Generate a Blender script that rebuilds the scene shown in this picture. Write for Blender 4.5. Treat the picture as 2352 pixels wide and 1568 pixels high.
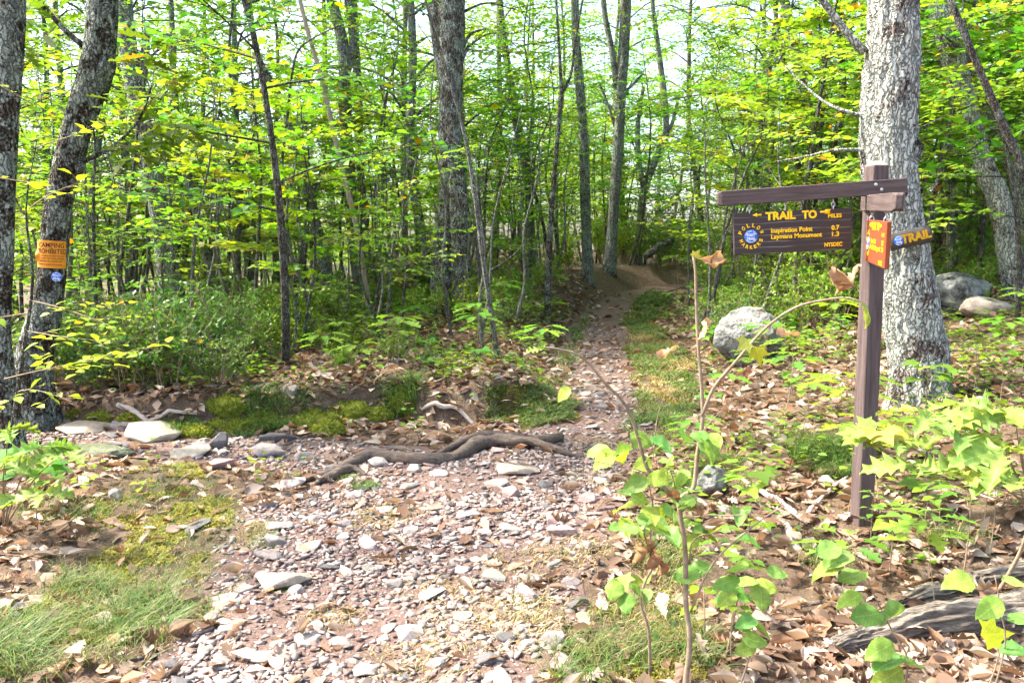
import bpy, bmesh, math, random
import numpy as np
from mathutils import Vector, Matrix, Euler

random.seed(11)
rng = np.random.default_rng(11)
R = math.radians
scene = bpy.context.scene
for o in list(bpy.data.objects):
    bpy.data.objects.remove(o)
COL = scene.collection

# ------------------------------------------------------------------ camera
CAM_H, PITCH, LENS = 1.6, 6.67, 28.0
cam_d = bpy.data.cameras.new("camera")
cam_d.lens = LENS
cam_d.sensor_width = 36.0
cam_d.clip_start = 0.05
cam_d.clip_end = 2000.0
cam = bpy.data.objects.new("camera", cam_d)
cam.location = (0, 0, CAM_H)
cam.rotation_euler = (R(90 - PITCH), 0, 0)
COL.objects.link(cam)
scene.camera = cam

# ------------------------------------------------------------------ light
SUN_EL, SUN_AZ = 55.0, -80.0          # azimuth from +Y (view direction) towards +X
world = bpy.data.worlds.new("World")
scene.world = world
world.use_nodes = True
nt = world.node_tree
nt.nodes.clear()
sky = nt.nodes.new("ShaderNodeTexSky")
sky.sky_type = 'NISHITA'
sky.sun_disc = False
sky.sun_elevation = R(SUN_EL)
sky.sun_rotation = R(SUN_AZ)
sky.altitude = 600
sky.air_density = 1.0
sky.dust_density = 7.0
sky.ozone_density = 0.4
bg = nt.nodes.new("ShaderNodeBackground")
bg.inputs["Strength"].default_value = 0.15
wo = nt.nodes.new("ShaderNodeOutputWorld")
nt.links.new(sky.outputs[0], bg.inputs[0])
nt.links.new(bg.outputs[0], wo.inputs[0])

sun_d = bpy.data.lights.new("sun", 'SUN')
sun_d.energy = 3.3
sun_d.angle = R(3.0)
sun_d.color = (1.0, 0.94, 0.83)
sun = bpy.data.objects.new("sun", sun_d)
sdir = Vector((math.sin(R(SUN_AZ)) * math.cos(R(SUN_EL)), math.cos(R(SUN_AZ)) * math.cos(R(SUN_EL)), math.sin(R(SUN_EL))))
sun.rotation_euler = sdir.to_track_quat('Z', 'Y').to_euler()
sun.location = sdir * 60
COL.objects.link(sun)

scene.view_settings.view_transform = 'Standard'
scene.view_settings.look = 'None'
scene.view_settings.exposure = 2.3
scene.view_settings.gamma = 1.0
scene.view_settings.use_curve_mapping = False
scene.render.engine = 'CYCLES'
cy = scene.cycles
cy.max_bounces = 5
cy.diffuse_bounces = 4
cy.glossy_bounces = 2
cy.transmission_bounces = 3
cy.transparent_max_bounces = 4
cy.sample_clamp_indirect = 6.0
cy.caustics_reflective = False
cy.caustics_refractive = False
cy.use_adaptive_sampling = True
cy.adaptive_threshold = 0.03
cy.use_denoising = True
try:
    cy.denoiser = 'OPENIMAGEDENOISE'
    cy.denoising_input_passes = 'RGB_ALBEDO_NORMAL'
    cy.denoising_prefilter = 'ACCURATE'
except Exception:
    pass

# ------------------------------------------------------------------ pixels -> rays  (pixel frame 2352 x 1568)
F = 2352 * LENS / 36.0
_cp, _sp = math.cos(R(PITCH)), math.sin(R(PITCH))


def ray(px, py):
    a, b = (px - 1176) / F, -(py - 784) / F
    return np.array([a, _cp + b * _sp, -_sp + b * _cp])


def at(px, py, Y):
    d = ray(px, py)
    return np.array([0, 0, CAM_H]) + d * (Y / d[1])


# ------------------------------------------------------------------ noise
def _h(i, j, k, s):
    n = (i.astype(np.int64) * 374761393 + j.astype(np.int64) * 668265263 + k.astype(np.int64) * 2147483647 + s * 974711) & 0xffffffff
    n = ((n ^ (n >> 13)) * 1274126177) & 0xffffffff
    n = ((n ^ (n >> 16)) * 2246822519) & 0xffffffff
    return ((n ^ (n >> 15)) & 0xffffff) / 16777215.0


def vn(x, y, z=0.0, s=0):
    x = np.asarray(x, float); y = np.asarray(y, float); z = np.asarray(z, float) + 0 * x
    i, j, k = np.floor(x), np.floor(y), np.floor(z)
    u, v, w = x - i, y - j, z - k
    u = u * u * (3 - 2 * u); v = v * v * (3 - 2 * v); w = w * w * (3 - 2 * w)
    r = 0
    for a in (0, 1):
        for b in (0, 1):
            for c in (0, 1):
                r = r + _h(i + a, j + b, k + c, s) * (u if a else 1 - u) * (v if b else 1 - v) * (w if c else 1 - w)
    return r


def fbm(x, y, z=0.0, s=0, o=4):
    r, a, t = 0, 0.5, 0
    for q in range(o):
        r = r + a * (vn(np.asarray(x) * 2 ** q, np.asarray(y) * 2 ** q, np.asarray(z) * 2 ** q, s + q) - 0.5)
        t += a
        a *= 0.5
    return r / t


def sst(e0, e1, x):
    t = np.clip((x - e0) / (e1 - e0), 0, 1)
    return t * t * (3 - 2 * t)


# ------------------------------------------------------------------ terrain
_ty = np.array([-6, 0, 2.9, 4.65, 6.1, 7.5, 9.75, 12.7, 15.7, 19.5, 21.5, 23, 24, 34])
_tx = np.array([-.9, -.85, -.70, -.50, .15, .94, 1.02, 1.30, 1.93, 3.1, 4.4, 6.5, 9.5, 26])
_tw = np.array([.8, .8, .78, 1.15, .85, .46, .50, .60, .68, .62, .55, .45, .4, .3])
_by = np.array([7.9, 7.3, 6.75, 7.0, 7.45, 7.15, 7.1, 7.6, 8.4])     # bank foot
_bx = np.array([-9, -5, -3.0, -2.0, -1.1, -.7, -.2, .45, 1.0])


def tcx(y): return np.interp(y, _ty, _tx)
def thw(y): return np.interp(y, _ty, _tw)
def bank_y(x): return np.interp(x, _bx, _by)


def left_trail_d(x, y):
    yc = np.interp(x, [-12, -6, -3.9, -2.0, -0.3], [9.0, 7.4, 6.75, 6.15, 5.6])
    return np.maximum(np.abs(y - yc) - np.where(x < -0.2, .52, -1), y - bank_y(x) + .06)


def trail_d(x, y):
    w = 0.16 * (fbm(x * 1.1, y * 1.1, 3.3, 5) * 2) + .07 * (fbm(x * 5, y * 5, 1.3, 9, 2) * 2)
    return np.minimum(np.abs(x - tcx(y)) - thw(y), left_trail_d(x, y)) + w


def hz(x, y):
    x = np.asarray(x, float); y = np.asarray(y, float)
    c, w = tcx(y), thw(y)
    t = y - 11.5
    z = 0.075 * np.where(t > 0, t * t / (t + 1.2), 0)
    z = np.where(z > .60, .60 + .12 * (1 - np.exp(-(z - .60) / .12)), z)
    s = np.maximum(x - (c + w + .25), 0)
    z = z + np.minimum(.235 * s * s / (s + .45), 9) * sst(3.2, 6.5, y + .25 * s)
    # left plateau behind the bank
    edge = sst(0, .22, y - bank_y(x)) * sst(0.0, .75, c - w - x)
    z = z + (.29 + .028 * np.clip(y - 8.5, 0, 7)) * edge * sst(12, 6, -x)
    m = np.exp(-(((x - .10) / .46) ** 2 + ((y - 7.75) / .50) ** 2)) * .17
    z = z + m - .13 * np.exp(-((x + .52) / .30) ** 2 - ((y - 7.22) / .13) ** 2)
    # hillside falls away to the far left
    far = np.maximum(-x - 5.5, 0) * sst(7, 12, y) * .07 + np.maximum(y - 13, 0) * sst(0, 9, -x) * .07
    z = z - np.minimum(far, 14)
    z = z + .10 * np.maximum(-x - 2.1, 0) * sst(6.2, 4.6, y) * sst(6, 4, -x)
    d = np.minimum(np.abs(x - c) - w, left_trail_d(x, y))
    off = sst(-.1, .6, d)
    z = z + .05 * off * fbm(x * .9, y * .9, 0, 1) * 2 + .03 * off * fbm(x * 3.1, y * 3.1, 0, 2, 2) * 2
    z = z + .018 * fbm(x * 4, y * 4, 0, 3) * 2 + .03 * fbm(x * .6, y * .6, 0, 4, 2) * 2
    far2 = sst(14, 40, np.hypot(x, y))
    z = z + far2 * 1.2 * fbm(x * .08, y * .08, 0, 6, 3)
    return z


_ts = np.concatenate([np.linspace(1.2, 14, 1600), np.linspace(14, 140, 1600)[1:]])


def G(px, py):
    d = ray(px, py)
    p = np.array([0, 0, CAM_H])[None] + _ts[:, None] * d[None]
    below = p[:, 2] < hz(p[:, 0], p[:, 1])
    i = int(np.argmax(below)) if below.any() else len(_ts) - 1
    q = p[i]
    return np.array([q[0], q[1], float(hz(q[0], q[1]))])


def GY(px, Y):
    """ground point under pixel column px at depth Y"""
    x = at(px, 600, Y)[0]
    return np.array([x, Y, float(hz(x, Y))])


def poly(pts):
    return np.array([G(*p)[:2] for p in pts])


def inpoly(P, x, y):
    c = np.zeros(len(x), bool)
    j = len(P) - 1
    for i in range(len(P)):
        a = ((P[i, 1] > y) != (P[j, 1] > y)) & (x < (P[j, 0] - P[i, 0]) * (y - P[i, 1]) / (P[j, 1] - P[i, 1] + 1e-12) + P[i, 0])
        c ^= a
        j = i
    return c


# ------------------------------------------------------------------ mesh + object helpers
def mesh_np(name, v, f, col=None, smooth=False, mats=()):
    v = np.asarray(v, np.float32); f = np.asarray(f, np.int32)
    k = f.shape[1]
    me = bpy.data.meshes.new(name)
    me.vertices.add(len(v)); me.vertices.foreach_set("co", v.ravel())
    me.loops.add(f.size); me.loops.foreach_set("vertex_index", f.ravel())
    me.polygons.add(len(f))
    me.polygons.foreach_set("loop_start", np.arange(0, f.size, k, dtype=np.int32))
    if smooth:
        me.polygons.foreach_set("use_smooth", np.ones(len(f), bool))
    if col is not None:
        a = me.attributes.new("Col", 'FLOAT_COLOR', 'POINT')
        c4 = np.ones((len(v), 4), np.float32); c4[:, :3] = col
        a.data.foreach_set("color", c4.ravel())
    me.update(calc_edges=True)
    me.validate()
    for m in mats:
        me.materials.append(m)
    return me


class MB:
    """collects triangles"""
    def __init__(s): s.v, s.f, s.c, s.n = [], [], [], 0

    def add(s, v, f, c=(1, 1, 1)):
        v = np.asarray(v, float); f = np.asarray(f, int)
        if f.shape[1] == 4:
            f = np.concatenate([f[:, [0, 1, 2]], f[:, [0, 2, 3]]])
        s.v.append(v); s.f.append(f + s.n)
        c = np.asarray(c, float)
        s.c.append(np.broadcast_to(c, (len(v), 3)))
        s.n += len(v)

    def mesh(s, name, mat, smooth=False):
        return mesh_np(name, np.concatenate(s.v), np.concatenate(s.f), np.concatenate(s.c), smooth, (mat,))


def ob(name, me, parent=None, loc=None, rot=None, scale=None):
    o = bpy.data.objects.new(name, me)
    COL.objects.link(o)
    if parent is not None: o.parent = parent
    if loc is not None: o.location = [float(q) for q in loc]
    if rot is not None: o.rotation_euler = rot
    if scale is not None: o.scale = scale if hasattr(scale, '__len__') else (scale,) * 3
    return o


def tag(o, label, cat, group=None):
    o["label"] = label; o["category"] = cat
    if group: o["group"] = group
    return o


def thing(name, label, cat, loc=(0, 0, 0), rotz=0.0, group=None, scale=1.0):
    o = bpy.data.objects.new(name, None)
    o.empty_display_size = .2
    COL.objects.link(o)
    o.location = [float(q) for q in loc]; o.rotation_euler = (0, 0, rotz); o.scale = (scale,) * 3
    return tag(o, label, cat, group)


def spline(p, n):
    p = np.asarray(p, float)
    if len(p) == 2:
        t = np.linspace(0, 1, n)[:, None]
        return p[0] * (1 - t) + p[1] * t
    P = np.vstack([2 * p[0] - p[1], p, 2 * p[-1] - p[-2]])
    L = np.concatenate([[0], np.cumsum(np.linalg.norm(np.diff(p, axis=0), axis=1))])
    s = np.linspace(0, L[-1], n)
    i = np.clip(np.searchsorted(L, s, side='right') - 1, 0, len(p) - 2)
    t = ((s - L[i]) / np.maximum(L[i + 1] - L[i], 1e-9))[:, None]
    a, b, c, d = P[i], P[i + 1], P[i + 2], P[i + 3]
    return .5 * (2 * b + (c - a) * t + (2 * a - 5 * b + 4 * c - d) * t ** 2 + (3 * b - a - 3 * c + d) * t ** 3)


def frames(p):
    t = np.gradient(p, axis=0); t /= np.linalg.norm(t, axis=1, keepdims=True) + 1e-12
    ref = np.array([0, 1, 0]) if abs(t[:, 1]).mean() < .8 else np.array([0, 0, 1])
    a = np.cross(t, ref); a /= np.linalg.norm(a, axis=1, keepdims=True) + 1e-12
    b = np.cross(t, a)
    return t, a, b


def tube(p, r, seg=8, bark=0.0, cell=.03, stretch=5.0, lump=0.0, seed=0, flare=0.0, cap=True):
    """tapered tube with optional ridged bark relief; returns verts, quads"""
    p = np.asarray(p, float); r = np.broadcast_to(np.asarray(r, float), (len(p),))
    t, a, b = frames(p)
    th = np.linspace(0, 2 * math.pi, seg, endpoint=False)
    s = np.concatenate([[0], np.cumsum(np.linalg.norm(np.diff(p, axis=0), axis=1))])
    rr = np.repeat(r[:, None], seg, 1)
    S, TH = np.meshgrid(s, th, indexing='ij')
    if lump:
        rr = rr * (1 + lump * 2 * fbm(np.cos(TH) * 1.2 + seed, np.sin(TH) * 1.2, S / (r.mean() * 4), seed, 3))
    if flare:
        k = np.exp(-S / (r[0] * 2.2))
        rr = rr * (1 + flare * k * (1 + .6 * np.cos(TH * 4 + seed) + .3 * np.cos(TH * 7 + seed * 2)))
    if bark:
        q = rr.mean() / cell
        wob = fbm(np.cos(TH) * q * .3, np.sin(TH) * q * .3, S / (cell * 5), seed + 7, 2) * 1.2
        n = vn(np.cos(TH) * q + wob, np.sin(TH) * q + wob, S / (cell * stretch), seed + 3)
        n2 = vn(np.cos(TH) * q * 2.1, np.sin(TH) * q * 2.1, S / (cell * stretch * .4), seed + 4)
        ridge = 1 - np.abs(2 * n - 1)
        rr = rr + bark * (ridge - .55) + bark * .5 * (n2 - .5)
    v = p[:, None, :] + rr[..., None] * (np.cos(TH)[..., None] * a[:, None, :] + np.sin(TH)[..., None] * b[:, None, :])
    v = v.reshape(-1, 3)
    n = len(p)
    i = np.arange(n - 1)[:, None] * seg; j = np.arange(seg)[None]
    f = np.stack([i + j, i + (j + 1) % seg, i + seg + (j + 1) % seg, i + seg + j], -1).reshape(-1, 4)
    if cap:
        v = np.vstack([v, p[-1] + t[-1] * r[-1] * .4, p[0] - t[0] * r[0] * .2])
        e = (n - 1) * seg
        jj = np.arange(seg)
        c1 = np.stack([e + jj, e + (jj + 1) % seg, np.full(seg, n * seg), np.full(seg, n * seg)], -1)
        c0 = np.stack([(jj + 1) % seg, jj, np.full(seg, n * seg + 1), np.full(seg, n * seg + 1)], -1)
        f3 = np.concatenate([f[:, [0, 1, 2]], f[:, [0, 2, 3]], c1[:, :3], c0[:, :3]])
        return v, f3
    return v, f


def unit(v): return v / (np.linalg.norm(v, axis=-1, keepdims=True) + 1e-12)


# leaf templates: length 1 along +Y, normal +Z
def leaf_template(kind):
    if kind == 'far':
        v = [(0, 0, 0), (.30, .5, .07), (0, 1, -.05), (-.30, .5, .07)]
        f = [(0, 1, 2), (0, 2, 3)]
    elif kind == 'ovate':
        v = [(0, 0, 0), (.26, .22, .05), (.31, .52, .06), (0, 1, -.08), (-.31, .52, .06), (-.26, .22, .05), (0, .5, 0)]
        f = [(0, 1, 6), (1, 2, 6), (2, 3, 6), (3, 4, 6), (4, 5, 6), (5, 0, 6)]
    elif kind == 'maple':
        o = [(0, 0), (.22, .10), (.48, .06), (.40, .28), (.55, .55), (.25, .52), (.18, .62), (0, 1), (-.18, .62), (-.25, .52), (-.55, .55), (-.40, .28), (-.48, .06), (-.22, .10)]
        v = [(x, y, .12 * abs(x) - .1 * y * y) for x, y in o] + [(0, .35, 0)]
        n = len(o)
        f = [(i, (i + 1) % n, n) for i in range(n)]
    else:  # oak, with lobes
        st = [(0, .02), (.10, .05), (.20, .20), (.28, .08), (.40, .27), (.50, .10), (.64, .30), (.76, .10), (.86, .13), (1.0, .0)]
        v, f = [], []
        for i, (y, w) in enumerate(st):
            up = .05 if w > .12 else .02
            sh = .06 if w > .12 else 0
            v += [(-w, y + sh, w * .25 - .12 * y * y), (0, y, -.12 * y * y), (w, y + sh, w * .25 - .12 * y * y)]
        for i in range(len(st) - 1):
            a, b = i * 3, i * 3 + 3
            f += [(a, a + 1, b + 1), (a, b + 1, b), (a + 1, a + 2, b + 2), (a + 1, b + 2, b + 1)]
    return np.array(v, float), np.array(f, int)


TPL = {k: leaf_template(k) for k in ('far', 'ovate', 'maple', 'oak')}


def leaves(mb, kind, pos, d, n, size, col, curl=None):
    """adds one leaf per row"""
    tv, tf = TPL[kind]
    pos = np.asarray(pos, float); N = len(pos)
    y = unit(np.asarray(d, float)); x = unit(np.cross(y, n)); z = np.cross(x, y)
    size = np.broadcast_to(size, (N,))
    L = np.repeat(tv[None], N, 0).copy()
    if curl is not None:
        c = np.broadcast_to(curl, (N,))[:, None]
        L[:, :, 2] += c * (np.abs(L[:, :, 0]) * 1.2 + (L[:, :, 1] - .5) ** 2)
        L[:, :, 0] *= 1 - .5 * np.abs(c)
    v = (L[:, :, 0:1] * x[:, None] + L[:, :, 1:2] * y[:, None] + L[:, :, 2:3] * z[:, None]) * size[:, None, None] + pos[:, None]
    f = tf[None] + (np.arange(N) * len(tv))[:, None, None]
    col = np.broadcast_to(col, (N, 3))
    mb.add(v.reshape(-1, 3), f.reshape(-1, 3), np.repeat(col, len(tv), 0))


def rnd_unit(n):
    return unit(rng.normal(size=(n, 3)))


# ------------------------------------------------------------------ materials
def mat(name):
    m = bpy.data.materials.new(name)
    m.use_nodes = True
    t = m.node_tree
    t.nodes.clear()
    return m, t, (lambda k, **kw: _node(t, k, kw)), (lambda a, b: t.links.new(a, b))


def _node(t, k, kw):
    n = t.nodes.new("ShaderNode" + k)
    for q, v in kw.items():
        if q.startswith("i_"):
            n.inputs[q[2:].replace("_", " ")].default_value = v
        else:
            setattr(n, q, v)
    return n


def ramp(N, stops):
    r = N("ValToRGB")
    el = r.color_ramp.elements
    while len(el) < len(stops): el.new(.5)
    for e, (p, c) in zip(el, stops):
        e.position = p; e.color = (*c, 1) if len(c) == 3 else c
    return r


def g3(v): return (v, v, v)


def m_leaf(name, trans=.5, rough=.45, tcol=(1.32, 1.40, .42), spec=.35, hv=.06, vv=.35):
    m, t, N, L = mat(name)
    a = N("Attribute", attribute_name="Col")
    oi = N("ObjectInfo")
    h = N("HueSaturation")
    mh = N("MapRange"); mh.inputs["To Min"].default_value = .5 - hv * .5; mh.inputs["To Max"].default_value = .5 + hv * .5
    mv = N("MapRange"); mv.inputs["To Min"].default_value = 1 - vv * .5; mv.inputs["To Max"].default_value = 1 + vv * .5
    L(oi.outputs["Random"], mh.inputs["Value"]); L(mh.outputs[0], h.inputs["Hue"])
    ml = N("Math", operation='FRACT'); mm = N("Math", operation='MULTIPLY'); mm.inputs[1].default_value = 7.31
    L(oi.outputs["Random"], mm.inputs[0]); L(mm.outputs[0], ml.inputs[0]); L(ml.outputs[0], mv.inputs["Value"]); L(mv.outputs[0], h.inputs["Value"])
    L(a.outputs["Color"], h.inputs["Color"])
    p = N("BsdfPrincipled"); p.inputs["Roughness"].default_value = rough
    p.inputs["Specular IOR Level"].default_value = spec
    L(h.outputs[0], p.inputs["Base Color"])
    mx = N("Mix", data_type='RGBA', blend_type='MULTIPLY'); mx.inputs[0].default_value = 1
    L(h.outputs[0], mx.inputs[6]); mx.inputs[7].default_value = (*tcol, 1)
    tr = N("BsdfTranslucent"); L(mx.outputs[2], tr.inputs["Color"])
    ms = N("MixShader"); ms.inputs[0].default_value = trans
    L(p.outputs[0], ms.inputs[1]); L(tr.outputs[0], ms.inputs[2])
    o = N("OutputMaterial"); L(ms.outputs[0], o.inputs[0])
    return m


def m_bark(name, dark, mid, lichen, amount, scale=1.0, patch=5.5):
    m, t, N, L = mat(name)
    tc = N("TexCoord")
    mp = N("Mapping"); mp.inputs["Scale"].default_value = (1, 1, .22); L(tc.outputs["Object"], mp.inputs[0])
    n1 = N("TexNoise"); n1.inputs["Scale"].default_value = 34 * scale; n1.inputs["Detail"].default_value = 5; n1.inputs["Roughness"].default_value = .65
    L(mp.outputs[0], n1.inputs["Vector"])
    vo = N("TexVoronoi", feature='DISTANCE_TO_EDGE'); vo.inputs["Scale"].default_value = 29 * scale
    mpv = N("Mapping"); mpv.inputs["Scale"].default_value = (1, 1, .13); L(tc.outputs["Object"], mpv.inputs[0])
    npv = N("TexNoise"); npv.inputs["Scale"].default_value = 12 * scale; npv.inputs["Detail"].default_value = 4; L(tc.outputs["Object"], npv.inputs["Vector"])
    mxv = N("Mix", data_type='RGBA', blend_type='LINEAR_LIGHT'); mxv.inputs[0].default_value = .055 / scale; L(mpv.outputs[0], mxv.inputs[6]); L(npv.outputs["Color"], mxv.inputs[7])
    L(mxv.outputs[2], vo.inputs["Vector"])
    r1 = ramp(N, [(.25, dark), (.72, mid)]); L(n1.outputs["Fac"], r1.inputs[0])
    crack = ramp(N, [(0, g3(.35)), (.12, g3(1))]); L(vo.outputs["Distance"], crack.inputs[0])
    mx = N("Mix", data_type='RGBA', blend_type='MULTIPLY'); mx.inputs[0].default_value = .8
    L(r1.outputs[0], mx.inputs[6]); L(crack.outputs[0], mx.inputs[7])
    n2 = N("TexNoise"); n2.inputs["Scale"].default_value = patch * scale; n2.inputs["Detail"].default_value = 9; n2.inputs["Roughness"].default_value = .72
    L(tc.outputs["Object"], n2.inputs["Vector"])
    n3 = N("TexNoise"); n3.inputs["Scale"].default_value = 38 * scale; n3.inputs["Detail"].default_value = 4; n3.inputs["Roughness"].default_value = .7
    L(tc.outputs["Object"], n3.inputs["Vector"])
    ad = N("Math", operation='MULTIPLY_ADD'); ad.inputs[1].default_value = .45
    L(n3.outputs["Fac"], ad.inputs[0]); L(n2.outputs["Fac"], ad.inputs[2])
    lo = .92 - amount * .4
    lm = ramp(N, [(lo - .025, g3(0)), (lo + .025, g3(1))]); L(ad.outputs[0], lm.inputs[0])
    lc = ramp(N, [(.3, tuple(.55 * q for q in lichen)), (.75, lichen)]); L(n3.outputs["Fac"], lc.inputs[0])
    m2a = N("Mix", data_type='RGBA'); L(lm.outputs[0], m2a.inputs[0]); L(mx.outputs[2], m2a.inputs[6]); L(lc.outputs[0], m2a.inputs[7])
    cr2 = ramp(N, [(.0, g3(.16)), (.07, g3(.5)), (.2, g3(1))]); L(vo.outputs["Distance"], cr2.inputs[0])
    nb = N("TexNoise"); nb.inputs["Scale"].default_value = 90 * scale; nb.inputs["Detail"].default_value = 3; L(mp.outputs[0], nb.inputs["Vector"])
    nbr = ramp(N, [(.30, g3(.72)), (.62, g3(1.08))]); L(nb.outputs["Fac"], nbr.inputs[0])
    cm_ = N("Mix", data_type='RGBA', blend_type='MULTIPLY'); cm_.inputs[0].default_value = 1; L(cr2.outputs[0], cm_.inputs[6]); L(nbr.outputs[0], cm_.inputs[7])
    m2 = N("Mix", data_type='RGBA', blend_type='MULTIPLY'); m2.inputs[0].default_value = .85; L(m2a.outputs[2], m2.inputs[6]); L(cm_.outputs[2], m2.inputs[7])
    p = N("BsdfPrincipled"); p.inputs["Roughness"].default_value = .95; p.inputs["Specular IOR Level"].default_value = .15
    L(m2.outputs[2], p.inputs["Base Color"])
    hh = N("Math", operation='MULTIPLY_ADD'); hh.inputs[1].default_value = .5; L(n1.outputs["Fac"], hh.inputs[0]); L(cm_.outputs[2], hh.inputs[2])
    bp = N("Bump"); bp.inputs["Strength"].default_value = 1.0; bp.inputs["Distance"].default_value = .02
    L(hh.outputs[0], bp.inputs["Height"]); L(bp.outputs[0], p.inputs["Normal"])
    o = N("OutputMaterial"); L(p.outputs[0], o.inputs[0])
    return m


def m_noise(name, stops, scale=8, detail=6, rough=.95, bump=.4, dist=.01, attr=False, rand=0.0, mapping=(1, 1, 1), spec=.2, fine=None):
    m, t, N, L = mat(name)
    tc = N("TexCoord")
    mp = N("Mapping"); mp.inputs["Scale"].default_value = mapping; L(tc.outputs["Object"], mp.inputs[0])
    n1 = N("TexNoise"); n1.inputs["Scale"].default_value = scale; n1.inputs["Detail"].default_value = detail; n1.inputs["Roughness"].default_value = .68
    L(mp.outputs[0], n1.inputs["Vector"])
    r = ramp(N, stops); L(n1.outputs["Fac"], r.inputs[0])
    c = r.outputs[0]
    if attr:
        a = N("Attribute", attribute_name="Col")
        mx = N("Mix", data_type='RGBA', blend_type='MULTIPLY'); mx.inputs[0].default_value = 1
        L(c, mx.inputs[6]); L(a.outputs["Color"], mx.inputs[7]); c = mx.outputs[2]
    if rand:
        oi = N("ObjectInfo"); h = N("HueSaturation")
        mr = N("MapRange"); mr.inputs["To Min"].default_value = 1 - rand; mr.inputs["To Max"].default_value = 1 + rand
        mh = N("MapRange"); mh.inputs["To Min"].default_value = .47; mh.inputs["To Max"].default_value = .53
        f = N("Math", operation='FRACT'); k = N("Math", operation='MULTIPLY'); k.inputs[1].default_value = 13.7
        L(oi.outputs["Random"], k.inputs[0]); L(k.outputs[0], f.inputs[0]); L(f.outputs[0], mh.inputs["Value"])
        L(oi.outputs["Random"], mr.inputs["Value"]); L(mr.outputs[0], h.inputs["Value"]); L(mh.outputs[0], h.inputs["Hue"]); L(c, h.inputs["Color"]); c = h.outputs[0]
    p = N("BsdfPrincipled"); p.inputs["Roughness"].default_value = rough; p.inputs["Specular IOR Level"].default_value = spec
    L(c, p.inputs["Base Color"])
    if bump:
        bp = N("Bump"); bp.inputs["Strength"].default_value = bump; bp.inputs["Distance"].default_value = dist
        h = n1.outputs["Fac"]
        if fine:
            n4 = N("TexNoise"); n4.inputs["Scale"].default_value = fine; n4.inputs["Detail"].default_value = 4
            L(mp.outputs[0], n4.inputs["Vector"])
            ma = N("Math", operation='ADD'); L(h, ma.inputs[0]); L(n4.outputs["Fac"], ma.inputs[1]); h = ma.outputs[0]
        L(h, bp.inputs["Height"]); L(bp.outputs[0], p.inputs["Normal"])
    o = N("OutputMaterial"); L(p.outputs[0], o.inputs[0])
    return m


def m_plain(name, c, rough=.6, spec=.3, metal=0.0):
    m, t, N, L = mat(name)
    p = N("BsdfPrincipled"); p.inputs["Base Color"].default_value = (*c, 1); p.inputs["Roughness"].default_value = rough
    p.inputs["Specular IOR Level"].default_value = spec; p.inputs["Metallic"].default_value = metal
    o = N("OutputMaterial"); L(p.outputs[0], o.inputs[0])
    return m


M_LEAF = m_leaf("leaf_green")
M_SHRUB = m_leaf("leaf_shrub", trans=.45, rough=.4, spec=.35, tcol=(1.3, 1.3, .5))
M_GRASS = m_leaf("grass_blade", trans=.35, rough=.5, tcol=(1.2, 1.2, .6), hv=0, vv=0)
M_DRY = m_leaf("dry_leaf", trans=.25, rough=.8, tcol=(1.2, 1.0, .7), spec=.15, hv=.02, vv=.2)
M_BARK = m_bark("bark_grey", (.12, .105, .088), (.34, .31, .27), (.46, .51, .43), .55)
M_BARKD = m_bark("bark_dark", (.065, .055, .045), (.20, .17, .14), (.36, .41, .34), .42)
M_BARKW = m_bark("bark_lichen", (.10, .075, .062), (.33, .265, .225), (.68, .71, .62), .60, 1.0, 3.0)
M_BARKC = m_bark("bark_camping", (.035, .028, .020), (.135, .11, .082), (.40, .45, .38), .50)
M_BARKT = m_bark("bark_furrowed", (.06, .05, .04), (.24, .205, .165), (.44, .49, .41), .46)
M_BARKS = m_bark("bark_smooth", (.09, .08, .066), (.26, .23, .19), (.40, .42, .37), .40, 2.0)
M_DEAD = m_noise("dead_wood", [(.3, (.20, .15, .11)), (.7, (.38, .31, .24))], 9, 5, mapping=(3, 3, .4), bump=.3)
M_TWIG = m_noise("twig_bark", [(.3, (.17, .125, .085)), (.7, (.34, .26, .18))], 30, 3, bump=.2, dist=.003)
M_GROUND = m_noise("forest_soil", [(.25, (.045, .032, .022)), (.55, (.12, .082, .055)), (.8, (.22, .16, .11))], 14, 8, bump=.7, dist=.03, fine=60)
M_PATH = m_noise("trail_soil", [(.25, (.065, .040, .032)), (.5, (.14, .092, .075)), (.8, (.26, .195, .17))], 38, 8, bump=.8, dist=.012, fine=140)
M_STONE = m_noise("stone_grey", [(.25, (.16, .13, .115)), (.55, (.28, .25, .225)), (.8, (.40, .365, .33))], 9, 8, bump=.5, dist=.01, rand=.28, fine=60)
M_STONED = m_noise("stone_dark", [(.25, (.07, .065, .065)), (.8, (.17, .16, .155))], 9, 8, bump=.4, dist=.01, rand=.1, fine=60)
M_GRAVEL = m_noise("gravel_chips", [(.25, (.72, .72, .72)), (.8, (1.15, 1.15, 1.15))], 40, 4, bump=.25, dist=.004, attr=True)
M_BOULDER = m_noise("boulder_lichen", [(.36, (.025, .025, .022)), (.45, (.13, .13, .118)), (.58, (.27, .27, .25)), (.75, (.42, .42, .39))], 5.5, 14, bump=.9, dist=.04, fine=30)
M_ROCKB = m_noise("ledge_rock", [(.25, (.15, .12, .10)), (.55, (.30, .25, .22)), (.8, (.42, .37, .33))], 6, 9, bump=.6, dist=.02, rand=.15, fine=40)
M_ROCKM = m_noise("mossy_rock", [(.3, (.03, .035, .02)), (.5, (.10, .11, .06)), (.75, (.22, .23, .17))], 7, 9, bump=.7, dist=.02, fine=40)
M_MOSS = m_noise("moss", [(.25, (.06, .08, .010)), (.55, (.17, .20, .022)), (.8, (.30, .32, .04))], 26, 6, bump=1.0, dist=.02, fine=120, attr=True)
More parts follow.
